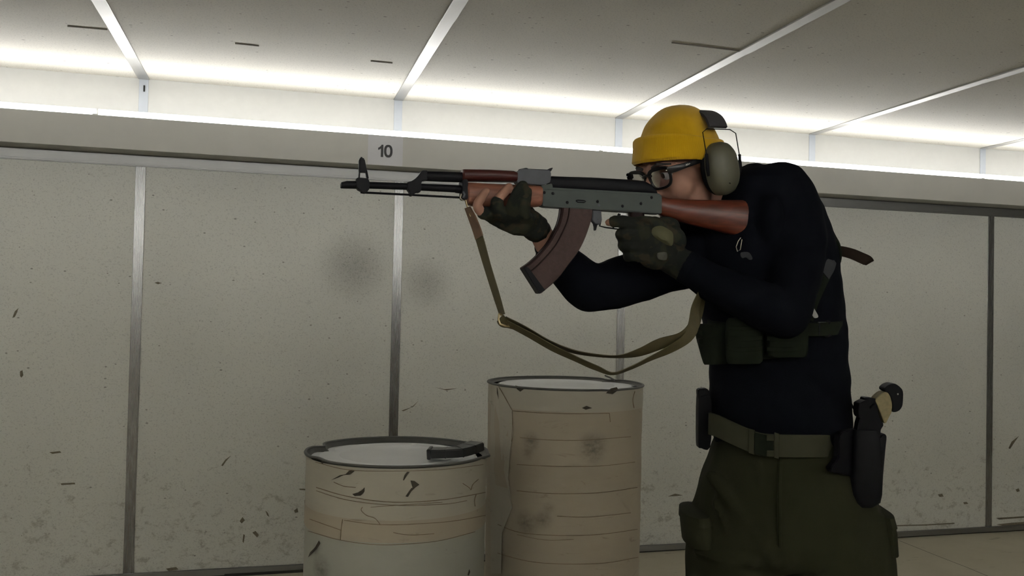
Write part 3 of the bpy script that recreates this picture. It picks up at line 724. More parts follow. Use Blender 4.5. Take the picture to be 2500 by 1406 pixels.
# sling
M['sling'] = plain('olive brown webbing', (0.058, 0.047, 0.017), 0.75, var=0.3, vscale=50, bumpd=0.0008, bscale=900)
M['leather'] = plain('worn brown leather', (0.115, 0.062, 0.032), 0.55, var=0.6, vscale=70)
M['brass'] = plain('worn brass', (0.42, 0.34, 0.2), 0.4, 0.8)
def ribbon(name, pts, mat, parent, width=0.026, th=0.0016, n=6):
    """pts: px, py, depth, seen width in px; the strap turns edge-on where it looks narrow"""
    sp = spline(pts, n); c = [P(q[0], q[1], q[2]) for q in sp]; rs = []; prev = None
    for i in range(len(c)):
        t = (c[min(i+1, len(c)-1)]-c[max(i-1, 0)]).normalized()
        view = (c[i]-CO).normalized(); s = t.cross(view).normalized(); dpt = t.cross(s).normalized()
        k = max(0.12, min(1.0, sp[i][3]/FPX*sp[i][2]/width)); wv = s*k+dpt*math.sqrt(1-k*k)
        nv = t.cross(wv).normalized()
        rs.append([c[i]+wv*(width/2)+nv*th/2, c[i]-wv*(width/2)+nv*th/2, c[i]-wv*(width/2)-nv*th/2, c[i]+wv*(width/2)-nv*th/2])
    return MB().rings(rs).build(name, mat, parent)
dF = lambda px: YR/ray(px, 500).y
sl = ribbon('sling_strap', [(1153, 530, dF(1150)-0.01, 15), (1170, 580, 1.72, 19), (1190, 650, 1.71, 17), (1210, 715, 1.70, 16), (1226, 768, 1.70, 13)], M['sling'], gun)
ribbon('leather_tab', [(1141, 506, dF(1140)-0.012, 12), (1152, 530, dF(1150)-0.012, 17), (1163, 558, 1.718, 19), (1170, 580, 1.716, 19)], M['leather'], sl, 0.027, 0.003)
MB().tube([P(1137, 488, 1.722), P(1142, 508, 1.722), P(1149, 528, 1.72), P(1144, 516, 1.725), P(1139, 500, 1.726), P(1137, 488, 1.722)], 0.0012, 6).build('snap_hook', M['brass'], sl)
MB().tube([P(1219, 765, 1.70), P(1217, 780, 1.70), P(1221, 791, 1.70), P(1233, 795, 1.70), P(1243, 797, 1.70), P(1239, 788, 1.698), P(1230, 772, 1.698), P(1219, 765, 1.70)], 0.0022, 6).build('slide_buckle', M['brass'], sl)
ribbon('keeper_loop', [(1221, 776, 1.70, 20), (1228, 786, 1.698, 24), (1244, 790, 1.70, 22), (1262, 798, 1.70, 16)], M['sling'], sl, 0.027)
ribbon('sling_strap', [(1232, 778, 1.70, 12), (1280, 803, 1.70, 14), (1340, 836, 1.71, 11), (1400, 858, 1.72, 8), (1460, 868, 1.73, 6), (1510, 870, 1.74, 6), (1560, 860, 1.75, 18), (1610, 840, 1.765, 26), (1660, 824, 1.78, 22), (1690, 800, 1.79, 26), (1702, 765, 1.815, 26), (1712, 725, 1.84, 24), (1728, 695, 1.87, 20), (1745, 680, 1.885, 16)], M['sling'], gun)
ribbon('sling_strap', [(1236, 788, 1.695, 12), (1290, 816, 1.695, 13), (1350, 850, 1.70, 14), (1410, 878, 1.71, 12), (1455, 898, 1.72, 12), (1495, 912, 1.73, 6), (1540, 898, 1.74, 7), (1590, 874, 1.755, 10), (1640, 850, 1.77, 18), (1680, 822, 1.785, 24), (1694, 790, 1.79, 26), (1698, 750, 1.80, 18), (1712, 712, 1.81, 12)], M['sling'], gun)
# ------------------------------------------------------------------ person
def cloth(name, col, rough=0.9, var=0.25, vs=14, weave=600, bd=0.0006, sheen=0.0):
    m = plain(name, col, rough, 0.0, var, vs, bd, weave, spec=0.06)
    return m
M['sweater'] = cloth('navy black knit fabric', (0.0030, 0.0036, 0.0060))
M['trouser'] = cloth('dark olive drab cotton', (0.020, 0.0205, 0.0115), var=0.3, vs=9)
M['webbing'] = cloth('olive nylon webbing', (0.036, 0.036, 0.024))
M['rigcloth'] = cloth('dark green nylon', (0.011, 0.0135, 0.009), var=0.5, vs=30)
M['blackgear'] = plain('black moulded gear', (0.0035, 0.0035, 0.005), 0.55, var=0.3, vscale=60, spec=0.10)
M['buckle'] = plain('grey green plastic buckle', (0.085, 0.095, 0.08), 0.5)
M['boot'] = plain('brown black boot leather', (0.03, 0.022, 0.016), 0.55, var=0.3, vscale=40)
M['sole'] = plain('black rubber sole', (0.012, 0.012, 0.012), 0.8)
def skin_mat():
    m, nt, b = new_mat('skin')
    v = position(nt)
    col = mixc(nt, noise_t(nt, v, 25, 4), (0.26, 0.135, 0.095), (0.33, 0.185, 0.135))
    nt.links.new(col, b.inputs['Base Color']); b.inputs['Roughness'].default_value = 0.55; b.inputs['Specular IOR Level'].default_value = 0.25
    b.inputs['Subsurface Weight'].default_value = 0.0
    bump(nt, b, noise_t(nt, v, 700, 2), 0.25, 0.0005)
    return m
M['skin'] = skin_mat()
def camo_mat():
    m, nt, b = new_mat('dark camouflage fabric')
    v = position(nt)
    col = mixc(nt, ramp(nt, noise_t(nt, v, 22, 2), 0.45, 0.52), (0.022, 0.023, 0.015), (0.012, 0.0135, 0.0115))
    col = mixc(nt, ramp(nt, noise_t(nt, position(nt, (1, 1, 1.3)), 31, 2), 0.56, 0.62), col, (0.029, 0.025, 0.016))
    nt.links.new(col, b.inputs['Base Color']); b.inputs['Roughness'].default_value = 0.9; b.inputs['Specular IOR Level'].default_value = 0.15
    bump(nt, b, noise_t(nt, v, 500, 2), 0.4, 0.0006)
    return m
M['camo'] = camo_mat()
def knit_mat():
    m, nt, b = new_mat('yellow ribbed knit')
    v = position(nt)
    nt.links.new(mixc(nt, noise_t(nt, v, 40, 3), (0.40, 0.225, 0.003), (0.52, 0.31, 0.006)), b.inputs['Base Color'])
    b.inputs['Roughness'].default_value = 0.95; b.inputs['Specular IOR Level'].default_value = 0.1
    b.inputs['Sheen Weight'].default_value = 0.25
    uv = nt.nodes.new('ShaderNodeUVMap'); uv.uv_map = 'rib'
    wv = nt.nodes.new('ShaderNodeTexWave'); wv.inputs['Scale'].default_value = 46; wv.inputs['Distortion'].default_value = 0.8
    nt.links.new(uv.outputs[0], wv.inputs['Vector'])
    bump(nt, b, wv.outputs[0], 0.3, 0.0010)
    return m
M['knit'] = knit_mat()
M['white'] = plain('white', (0.75, 0.75, 0.72), 0.4)
M['tag'] = plain('grey white tag', (0.32, 0.32, 0.31), 0.6)
M['glassframe'] = plain('glossy black acetate', (0.005, 0.005, 0.006), 0.28, var=0.05, spec=0.3)
def lens_mat():
    m, nt, b = new_mat('clear lens')
    tr = nt.nodes.new('ShaderNodeBsdfTransparent'); tr.inputs[0].default_value = (0.86, 0.87, 0.90, 1)
    gl = nt.nodes.new('ShaderNodeBsdfGlossy'); gl.inputs['Roughness'].default_value = 0.05
    fr = nt.nodes.new('ShaderNodeFresnel'); fr.inputs[0].default_value = 1.5
    mx = nt.nodes.new('ShaderNodeMixShader')
    nt.links.new(fr.outputs[0], mx.inputs[0]); nt.links.new(tr.outputs[0], mx.inputs[1]); nt.links.new(gl.outputs[0], mx.inputs[2])
    nt.links.new(mx.outputs[0], nt.nodes['Material Output'].inputs[0]); return m
M['lens'] = lens_mat()
M['cup'] = plain('olive green ear cup', (0.070, 0.068, 0.045), 0.5, var=0.2, vscale=40)
M['band'] = plain('charcoal padded band', (0.030, 0.028, 0.032), 0.85, var=0.3, vscale=60)
M['eyewhite'] = plain('eye white', (0.55, 0.52, 0.50), 0.25, var=0.05)
M['iris'] = plain('dark brown iris', (0.02, 0.013, 0.01), 0.2)
M['hair'] = plain('dark brown hair', (0.020, 0.014, 0.011), 0.8, var=0.4, vscale=200)

# head frame: x to his left, y the way he looks, z up through the crown
HC = P(1658, 403, 1.935)
vd = (HC-CO); vd.z = 0; vd.normalize()
left_img = Vector((-vd.y, vd.x, 0))
PHI = math.radians(46)
F0 = (-vd)*math.cos(PHI)+left_img*math.sin(PHI)
HP, HR_ = math.radians(22), math.radians(0.5)
HF = (F0*math.cos(HP)-Vector((0, 0, 1))*math.sin(HP)).normalized()
L0 = Vector((0, 0, 1)).cross(F0).normalized()
U0 = HF.cross(-L0).normalized()
if U0.z < 0: U0 = -U0
HL = (L0*math.cos(HR_)-U0*math.sin(HR_)).normalized()
HU = (U0*math.cos(HR_)+L0*math.sin(HR_)).normalized()
def Hd(x, y, z): return HC+HL*x+HF*y+HU*z
def hell(mb, c, rx, ry, rz, nu=18, nv=12): return mb.ell(Hd(*c), HL*rx, HF*ry, HU*rz, nu, nv)

DT = 1.965                                   # depth of the trunk's axis
def sec(py, xl, xr, dep, ht, tilt=0.0):
    c = P((xl+xr)/2, py, dep); return (c, CR*((xr-xl)/2/FPX*dep)+CU*tilt, CF*ht)
foot_z = 0.0
# limbs: pixel, pixel, depth, radius
L_ARM = [(1905, 470, 1.965, .070), (1930, 520, 1.94, .070), (1942, 600, 1.90, .063), (1936, 690, 1.845, .056), (1915, 765, 1.80, .051)]
L_FORE = [(1915, 765, 1.80, .051), (1870, 750, 1.79, .050), (1810, 722, 1.795, .047), (1740, 690, 1.81, .041), (1675, 652, 1.825, .034)]
R_ARM = [(1760, 590, 2.0, .075), (1700, 625, 1.99, .066), (1620, 655, 1.955, .060), (1540, 681, 1.92, .056), (1480, 698, 1.90, .0545), (1442, 703, 1.885, .054)]
R_FORE = [(1442, 703, 1.885, .054), (1412, 680, 1.875, .0515), (1380, 648, 1.862, .046), (1360, 626, 1.850, .041), (1345, 611, 1.842, .036)]
def limb(mb, L, off=0.0, n=16):
    sp = spline(L, 3)
    return mb.tube([P(q[0], q[1], q[2]) for q in sp], [q[3]+off for q in sp], n, round_ends=True)
kneeR, kneeL = P(1768, 1690, 1.96), P(2078, 1690, 1.985)
ankR, ankL = P(1742, 2120, 2.0), P(2112, 2130, 2.03)
ankR.z = ankL.z = 0.10
toeR, toeL = ankR+(-vd*0.75+left_img*0.66)*0.15, ankL+(-vd*0.85-left_img*0.25)*0.16
toeR.z = toeL.z = 0.03

# ---- hands: joints on the rifle
def chain(mb, pts, rad, n=12): return mb.tube([Vector(p) for p in spline(pts, 3)], [r[0] for r in spline([(a,) for a in rad], 3)], n, round_ends=True)
def Rz(px, py, y): return R(px, py, y)
# support hand (his right): fingers come up the near side of the handguard
r_fing = {'index': [Rz(1212, 524, 1.680), Rz(1180, 520, 1.662), Rz(1165, 503, 1.655), Rz(1176, 482, 1.655), Rz(1187, 467, 1.661)],
          'middle': [Rz(1240, 528, 1.677), Rz(1217, 516, 1.657), Rz(1213, 494, 1.650), Rz(1229, 472, 1.652), Rz(1243, 456, 1.659)],
          'ring': [Rz(1264, 532, 1.677), Rz(1252, 516, 1.654), Rz(1254, 494, 1.648), Rz(1265, 470, 1.652), Rz(1276, 454, 1.659)],
          'little': [Rz(1288, 536, 1.680), Rz(1281, 522, 1.658), Rz(1281, 502, 1.652), Rz(1284, 482, 1.655), Rz(1288, 468, 1.661)]}
r_rad = {'index': [.011, .0105, .0098, .0092, .0082], 'middle': [.0115, .011, .0102, .0096, .0085], 'ring': [.011, .0105, .0098, .0092, .008], 'little': [.010, .0095, .0088, .008, .007]}
r_thumb = [Rz(1308, 545, 1.735), Rz(1290, 520, 1.742), Rz(1262, 492, 1.738), Rz(1236, 476, 1.728)]
r_palm = [(Rz(1195, 518, 1.690), .016), (Rz(1225, 528, 1.694), .023), (Rz(1260, 536, 1.698), .029), (Rz(1292, 544, 1.708), .026), (Rz(1318, 566, 1.730), .024)]
r_wrist = P(1336, 598, 1.832)
# trigger hand (his left): back of the hand towards us
l_fing = {'index': [Rz(1572, 556, 1.664), Rz(1545, 546, 1.657), Rz(1518, 541, 1.655), Rz(1500, 541, 1.658), Rz(1486, 543, 1.664)],
          'middle': [Rz(1572, 580, 1.663), Rz(1542, 572, 1.662), Rz(1519, 572, 1.674), Rz(1520, 575, 1.703), Rz(1540, 578, 1.716)],
          'ring': [Rz(1578, 604, 1.664), Rz(1550, 599, 1.663), Rz(1525, 598, 1.675), Rz(1526, 600, 1.704), Rz(1546, 602, 1.716)],
          'little': [Rz(1586, 626, 1.667), Rz(1562, 624, 1.666), Rz(1536, 624, 1.677), Rz(1536, 626, 1.702), Rz(1554, 627, 1.712)]}
l_rad = {'index': [.012, .011, .0102, .0095, .008], 'middle': [.0125, .0118, .011, .0102, .0085], 'ring': [.012, .0115, .0105, .0098, .0082], 'little': [.011, .0105, .0096, .0088, .0075]}
l_thumb = [Rz(1612, 575, 1.690), Rz(1590, 552, 1.708), Rz(1562, 545, 1.720), Rz(1535, 545, 1.722)]
l_palm = [(Rz(1562, 568, 1.666), .018), (Rz(1585, 590, 1.668), .029), (Rz(1605, 612, 1.672), .030), (Rz(1640, 632, 1.682), .026)]
l_wrist = P(1676, 652, 1.822)
def hand(mb, fing, rad, thumb, palm, wrist, off=0.0, cut=None, thumb_cut=None):
    for k in fing:
        p, r = fing[k], rad[k]
        m = len(p) if cut is None else cut[k]
        chain(mb, p[:m], [a+off for a in r[:m]])
    t = thumb[:thumb_cut] if thumb_cut else thumb
    chain(mb, t, [.0135+off, .012+off, .0108+off, .0088+off][:len(t)])
    mb.tube([Vector(q) for q in spline([c for c, _ in palm], 3)], [q[0]+off for q in spline([(a,) for _, a in palm], 3)], 14, round_ends=True, flat=0.85)
    for k in fing: chain(mb, [fing[k][0], palm[1][0], palm[2][0]], [rad[k][0]+off+.002, .014+off, .016+off])

# ---- the body, one continuous figure
body = MB()
# head
hell(body, (0, -.012, .034), .074, .094, .080, 24, 16)
hell(body, (0, .026, -.028), .061, .064, .082, 24, 16)
hell(body, (0, .044, -.080), .038, .040, .028)
for sx in (-1, 1):
    hell(body, (sx*.046, .010, -.068), .018, .034, .032)
    hell(body, (sx*.036, .046, -.034), .029, .036, .036)
    hell(body, (sx*.074, -.006, -.006), .010, .019, .031)
    body.tube([Hd(sx*.014, .084, .013), Hd(sx*.034, .081, .017), Hd(sx*.052, .066, .010)], [.009, .010, .008], 10, round_ends=True)
    hell(body, (sx*.0115, .094, -.037), .0085, .011, .008)
    body.tube([Hd(sx*.018, .083, .004), Hd(sx*.033, .0865, .007), Hd(sx*.047, .076, .002)], [.0035, .004, .003], 8, round_ends=True)
body.tube([Hd(0, .080, .020), Hd(0, .088, .004), Hd(0, .101, -.020), Hd(0, .107, -.032)], [.009, .0085, .0105, .0115], 12, round_ends=True)
body.tube([Hd(-.024, .074, -.067), Hd(-.010, .087, -.062), Hd(0, .089, -.063), Hd(.010, .087, -.062), Hd(.024, .074, -.067)], [.004, .0062, .006, .0062, .004], 10, round_ends=True)
body.tube([Hd(-.021, .073, -.072), Hd(0, .087, -.0755), Hd(.021, .073, -.072)], [.004, .0075, .004], 10, round_ends=True)
hell(body, (0, .070, -.090), .021, .017, .015)
# neck and trunk, a little inside the clothes
neck0 = P(1800, 500, 1.985)
body.tube([Hd(0, -.022, -.045), Hd(0, -.030, -.085), neck0.lerp(Hd(0, -.03, -.1), .5), neck0, P(1840, 560, 1.985)], [.056, .055, .058, .064, .08], 20, round_ends=True)
TR = [(1085, 1775, 2036, DT, .095), (1000, 1765, 2046, DT, .100), (900, 1752, 2050, DT, .105), (800, 1732, 2050, DT+.005, .112), (700, 1718, 2040, DT+.01, .115), (620, 1712, 2030, DT+.015, .115), (560, 1715, 2016, DT+.02, .11), (500, 1735, 1990, DT+.02, .10), (455, 1775, 1955, DT+.02, .08)]
body.loft([sec(*q) for q in TR], 28, 2.3)
for L in (L_ARM, L_FORE, R_ARM, R_FORE): limb(body, L, -.008)
body.tube([P(1355, 620, 1.848), r_wrist, r_palm[-1][0]], [.031, .0275, .025], 14, round_ends=True, flat=0.9)
body.tube([P(1740, 690, 1.81), l_wrist, l_palm[-1][0]], [.033, .0275, .025], 14, round_ends=True, flat=0.9)
hand(body, r_fing, r_rad, r_thumb, r_palm, r_wrist)
hand(body, l_fing, l_rad, l_thumb, l_palm, l_wrist)
body.loft([sec(*q) for q in ((1050, 1778, 2036, DT, .095), (1150, 1765, 2050, DT, .10), (1250, 1745, 2090, DT, .11), (1330, 1740, 2100, DT, .10))], 28, 2.2)
for h, kn, an, to in ((P(1800, 1270, DT), kneeR, ankR, toeR), (P(2030, 1270, DT), kneeL, ankL, toeL)):
    body.tube([h, h.lerp(kn, .5), kn, kn.lerp(an, .35), an], [.085, .075, .056, .054, .036], 18, round_ends=True)
    body.tube([an-Vector((0, 0, .05)), to], [.038, .028], 12, round_ends=True)
bme = remesh(body, 0.0034, 3)
base = Vector(((ankR.x+ankL.x)/2, (ankR.y+ankL.y)/2, 0))
person = link_mesh('person', bme, M['skin'], None, True, base)
tag(person, 'person in yellow beanie, glasses, dark sweater and olive trousers aiming a rifle', 'person')

# ---- face details
for sx in (-1, 1):
    e = MB(); hell(e, (sx*.0325, .0735, -.003), .0125, .0125, .0125, 16, 12); eo = e.build('eye', M['eyewhite'], person)
    g = (HF*0.98-HU*.05-HL*.12).normalized(); c = Hd(sx*.0325, .0735, -.003)
    MB().lathe([(.0001, .0131), (.003, .0130), (.0058, .0117), (.0062, .0105)], c, 16, axis=g).build('iris', M['iris'], eo)
    MB().tube([Hd(sx*.014, .094, .018), Hd(sx*.032, .0935, .024), Hd(sx*.053, .073, .017)], [.003, .0038, .002], 8, flat=0.6).build('eyebrow', M['hair'], person)
mb = MB(); rs = []
for i in range(9):                                     # close-cropped hair showing below the hat at sides and nape
    z = -.055+.012*i; r = []
    for j in range(28):
        t = math.pi*(0.02+0.96*j/27); k = math.sqrt(max(0.02, 1-((z-.034)/.080)**2)) if z > -.03 else 0.60+ (z+.055)*3.0
        r.append(Hd(.0765*k*math.cos(t), -.012-.0965*k*math.sin(t), z))
    rs.append(r)
vs = [p for r in rs for p in r]; fs = [(i*28+j, i*28+j+1, (i+1)*28+j+1, (i+1)*28+j) for i in range(8) for j in range(27)]
mb.add(vs, fs); hair = mb.build('hair', M['hair'], person)
MB().ell(Hd(.0605, .037, -.045), HL*.0012, HF*.0016, HU*.0016, 8, 6).build('mole', M['hair'], person)

# ---- beanie
def add_uv(me, uvs):
    lay = me.uv_layers.new(name='rib')
    for lp in me.loops: lay.data[lp.index].uv = uvs[lp.vertex_index]
def brim(t):                                           # t: 0 = front, pi = back
    c = math.cos(t); return .036*max(c, 0)**0.8 - .034*max(-c, 0) - .004*(1-abs(c))
def beanie():
    n, m = 72, 22; vs, uv = [], []
    for i in range(m+1):
        s = i/m
        for j in range(n):
            t = 2*math.pi*j/n; b0 = brim(t)
            a = s*math.pi/2
            z = b0+(0.119-b0)*math.sin(a)**0.95
            k = math.cos(a)**0.62 if s < 1 else 0.0
            zz = (z-.03)/.09
            rx, ry = .083, .105
            lowk = 1.0-0.10*max(0, -zz)-0.02*max(0, 1-s*6)
            sl = .012*math.sin(a)**3                      # soft fold towards the back
            wob = 1+0.012*noise.noise(Vector((math.cos(t)*2, math.sin(t)*2, s*3)))
            bulge = .010*math.exp(-((s-.62)/.2)**2)*max(0, math.cos(t-.3))-.004*math.exp(-((s-.45)/.12)**2)
            x = (rx+bulge*.3)*k*lowk*math.sin(t)*wob; y = -.010+(ry+bulge)*k*lowk*math.cos(t)*wob - sl - .38*max(0, z-.036)*max(0, math.cos(t))*k
            top = .010*math.exp(-((x/.045)**2+((y+.012)/.04)**2))*math.sin(a)
            vs.append(Hd(x, y, z+top)); uv.append((j/n, s*0.02))
    fs = [(i*n+j, i*n+(j+1) % n, (i+1)*n+(j+1) % n, (i+1)*n+j) for i in range(m) for j in range(n)]
    mb = MB(); mb.add(vs, fs); me = mb.mesh('beanie'); add_uv(me, uv)
    return link_mesh('beanie', me, M['knit'], person)
bo = beanie()
def cuff():
    n = 72; prof_ = [(0.0, .0), (-.002, .004), (0.004, .0072), (.020, .0062), (.036, .0056), (.044, .0056), (.0485, .0048), (.0505, .0025), (.0500, -.002)]
    vs, uv = [], []
    for dz, off in prof_:
        for j in range(n):
            t = 2*math.pi*j/n; z = brim(t)+dz
            zz = (z-.03)/.09; lowk = 1.0-0.10*max(0, -zz)
            fl = 1+0.06*math.exp(-((dz+.002)/.025)**2)*max(0, math.cos(t))
            vs.append(Hd((.0835+off)*lowk*math.sin(t), -.010+(.1045+off)*lowk*fl*math.cos(t)-.38*max(0, z-.036)*max(0, math.cos(t)), z)); uv.append((j/n, dz))
    m = len(prof_)
    fs = [(i*n+j, i*n+(j+1) % n, (i+1)*n+(j+1) % n, (i+1)*n+j) for i in range(m-1) for j in range(n)]
    mb = MB(); mb.add(vs, fs); me = mb.mesh('cuff'); add_uv(me, uv)
    return link_mesh('cuff', me, M['knit'], bo)
cuff()

# ---- sweater
sw = MB()
ST = [(1098, 1750, 2062, DT, .113), (1060, 1742, 2074, DT, .117), (1000, 1737, 2074, DT, .118), (940, 1735, 2068, DT, .118), (880, 1732, 2064, DT, .12), (800, 1722, 2058, DT+.005, .122), (740, 1712, 2052, DT+.008, .124), (680, 1704, 2046, DT+.01, .126), (620, 1699, 2036, DT+.015, .126), (560, 1702, 2024, DT+.02, .12), (510, 1715, 2006, DT+.02, .113), (470, 1735, 1988, DT+.02, .105), (440, 1760, 1966, DT+.02, .095), (420, 1795, 1940, DT+.02, .075), (409, 1830, 1912, DT+.02, .05)]
sw.loft([sec(*q) for q in ST], 32, 2.3)
sw.tube([P(1790, 520, 2.0), P(1720, 552, 2.0), P(1672, 590, 2.0), P(1660, 630, 1.985)], [.06, .058, .055, .055], 16, round_ends=True)
limb(sw, L_ARM); limb(sw, L_FORE); limb(sw, R_ARM); limb(sw, R_FORE)
sw.ell(P(1876, 540, 1.885), CR*.030, CF*.045, CU*.060)
sw.ell(P(1842, 440, 1.99), CR*.035, CF*.06, CU*.036)
sw.tube([P(1790, 470, 2.02), P(1830, 452, 2.01), P(1860, 480, 1.95)], [.045, .05, .045], 14, round_ends=True)
sweater = link_mesh('sweater', remesh(sw, 0.0065, 5, 0.005, (10, 10, 14)), M['sweater'], person)
def ring_cuff(pa, pb, r, parent, name, mat):
    a, b_ = Vector(pa), Vector(pb)
    MB().tube([a, a.lerp(b_, .25), a.lerp(b_, .75), b_], [r*.97, r*1.03, r*1.03, r*.97], 18).build(name, mat, parent)
ring_cuff(P(1352, 618, 1.846), P(1337, 602, 1.838), .0345, sweater, 'sleeve_cuff', M['sweater'])
ring_cuff(P(1690, 660, 1.822), P(1668, 646, 1.826), .0345, sweater, 'sleeve_cuff', M['sweater'])

# ---- trousers
tr_ = MB()
tr_.loft([sec(*q) for q in ((1062, 1750, 2064, DT, .118), (1090, 1736, 2078, DT, .122), (1130, 1722, 2092, DT, .126), (1180, 1706, 2112, DT, .130), (1240, 1694, 2138, DT, .132), (1300, 1682, 2158, DT, .13), (1340, 1677, 2168, DT, .12), (1366, 1678, 2170, DT, .10))], 36, 2.4)
for L in ([(1795, 1250, DT, .10), (1787, 1340, DT, .104), (1786, 1406, DT, .1015), (1775, 1560, DT, .094)], [(2035, 1250, DT, .115), (2044, 1340, DT, .121), (2046, 1406, DT, .121), (2064, 1560, DT+.01, .105)]):
    kn, an = (kneeR, ankR) if L[0][0] < 1900 else (kneeL, ankL)
    pts = [P(a, b_, c) for a, b_, c, _ in L]+[kn, kn.lerp(an, .5), an+Vector((0, 0, .03))]
    tr_.tube([Vector(q) for q in spline(pts, 3)], [q[0] for q in spline([(q[3],) for q in L]+[(.088,), (.080,), (.068,)], 3)], 24, flat=1.0, ref=tuple(CR))
for pts, rr in (([(1735, 1160), (1790, 1230), (1850, 1310), (1890, 1370)], .012), ([(2085, 1210), (2030, 1270), (1965, 1330), (1920, 1370)], .013),
                ([(1745, 1225), (1775, 1300), (1800, 1400)], .007), ([(2110, 1300), (2080, 1350), (2000, 1400)], .012), ([(1960, 1130), (1945, 1200), (1930, 1290)], .009), ([(1850, 1130), (1862, 1210), (1880, 1300)], .008),
                ([(1700, 1345), (1760, 1365), (1840, 1375)], .011), ([(2020, 1150), (2075, 1215), (2120, 1290)], .010)):
    tr_.tube([P(a, b_, DT-.118*math.sqrt(max(.05, 1-((a-1905)/235.0)**2))+.001) for a, b_ in [tuple(q) for q in spline(pts, 4)]], rr, 10, round_ends=True)
trousers = link_mesh('trousers', remesh(tr_, 0.0075, 4, 0.010, (9, 9, 6)), M['trouser'], person)
def pocket(c, a, b_, d, name='cargo_pocket'):
    mb = MB(); mb.loft([(Vector(c)-Vector(b_), Vector(a)*.8, Vector(d)*.6), (Vector(c)-Vector(b_)*.8, Vector(a)*1.0, Vector(d)), (Vector(c)+Vector(b_)*.2, Vector(a)*1.0, Vector(d)*1.1), (Vector(c)+Vector(b_)*.75, Vector(a)*.95, Vector(d)), (Vector(c)+Vector(b_), Vector(a)*.7, Vector(d)*.5)], 20, 2.2)
    o = mb.build(name, M['trouser'], trousers)
    mb = MB(); mb.loft([(Vector(c)+Vector(b_)*.45, Vector(a)*1.05, Vector(d)*1.13), (Vector(c)+Vector(b_)*.9, Vector(a)*.98, Vector(d)*1.03), (Vector(c)+Vector(b_)*1.05, Vector(a)*.6, Vector(d)*.5)], 20, 2.2)
    mb.build('pocket_flap', M['trouser'], trousers)
pocket(P(1700, 1284, 1.955), CR*.032, CU*.040-CR*.004, CF*.075)
pocket(P(2140, 1292, 1.96), CR*.026, CU*.050-CR*.006, CF*.08)
MB().tube([P(1906, 1118, DT-.127), P(1903, 1180, DT-.134), P(1903, 1260, DT-.136), P(1904, 1330, DT-.128), P(1905, 1372, DT-.095)], [.004, .005, .005, .005, .004], 8).build('fly_seam', M['trouser'], trousers)
# ---- boots
for an, to in ((ankR, toeR), (ankL, toeL)):
    d = (to-an); d.z = 0; d.normalize(); s = Vector((-d.y, d.x, 0)); mb = MB()
    g0 = Vector((an.x, an.y, 0))
    def bs(f, z, w_, h): return (g0+d*f+Vector((0, 0, z)), s*w_, Vector((0, 0, h)))
    mb.loft([bs(-.075, .055, .026, .028), bs(-.06, .06, .036, .042), bs(0, .065, .040, .05), bs(.06, .055, .042, .038), bs(.12, .045, .047, .028), bs(.165, .04, .042, .022), bs(.19, .036, .024, .014)], 20, 2.4)
    mb.tube([g0+Vector((0, 0, .08))-d*.015, g0+Vector((0, 0, .15))-d*.015, g0+Vector((0, 0, .22))-d*.01], [.047, .047, .052], 18)
    bt = link_mesh('boot', remesh(mb, .005, 4), M['boot'], person)
    q = []
    for k in range(28):
        t = 2*math.pi*k/28; f = .058+.138*math.cos(t); wd = .046*math.sin(t)*(1+.12*math.cos(t)); q.append(g0+d*f+s*wd)
    MB().prism(q, (0, 0, .022)).build('sole', M['sole'], bt, bevel=.003)

# ---- gloves, open at the finger tips
gl = MB()
hand(gl, r_fing, r_rad, r_thumb, r_palm, r_wrist, .0030, {'index': 2, 'middle': 3, 'ring': 5, 'little': 5}, 3)
gl.tube([r_palm[-2][0], r_palm[-1][0].lerp(r_palm[-2][0], .25)], [.029, .0285], 16)
gl.ell(Rz(1268, 548, 1.70), .034, .028, .020)
gr = link_mesh('glove', remesh(gl, .0032, 3, .0012, (60, 60, 60)), M['camo'], person); gr['label'] = 'dark camouflage fingerless glove on the handguard'
gl = MB()
hand(gl, l_fing, l_rad, l_thumb, l_palm, l_wrist, .0032, {'index': 4, 'middle': 4, 'ring': 4, 'little': 4}, 3)
gl.tube([l_palm[-2][0], l_palm[-1][0], l_wrist], [.031, .0325, .034], 16)
gl.ell(Rz(1596, 560, 1.676), .034, .020, .027)
gl.ell(Rz(1575, 545, 1.676), .045, .018, .015)
gl.ell(Rz(1628, 552, 1.692), .030, .018, .022)
gl.ell(Rz(1636, 588, 1.686), .036, .024, .034)
gl.ell(Rz(1600, 632, 1.672), .036, .024, .022)
gl_o = link_mesh('glove', remesh(gl, .0032, 3, .0012, (60, 60, 60)), M['camo'], person); gl_o['label'] = 'dark camouflage fingerless glove on the trigger hand'
M['patch'] = plain('pale olive patch', (0.075, 0.072, 0.032), 0.8, var=0.1)
M['patch2'] = plain('grey olive label', (0.05, 0.05, 0.038), 0.8, var=0.3, vscale=200)
def smooth_loop(poly, k=3):
    sp = spline([poly[-1]]+list(poly)+[poly[0], poly[1]], k); return [tuple(q) for q in sp[k:-1-k]]
def front_patch(name, poly, mat, parent, y, th=.0014, curve=.010):
    cx = sum(p[0] for p in poly)/len(poly); cy = sum(p[1] for p in poly)/len(poly)
    poly = smooth_loop(poly, 3); pts = [R(px, py, y+curve) for px, py in poly]; c = R(cx, cy, y); n = len(pts)
    ins = [a.lerp(c, .45)+Vector((0, -curve*.35, 0)) for a in pts]
    bk = [p+Vector((0, .004, 0)) for p in pts]
    MB().add(pts+ins+[c]+bk, [(i, (i+1) % n, n+(i+1) % n, n+i) for i in range(n)]+[(n+i, n+(i+1) % n, 2*n) for i in range(n)]+[((i+1) % n, i, 2*n+1+i, 2*n+1+(i+1) % n) for i in range(n)]).build(name, mat, parent)
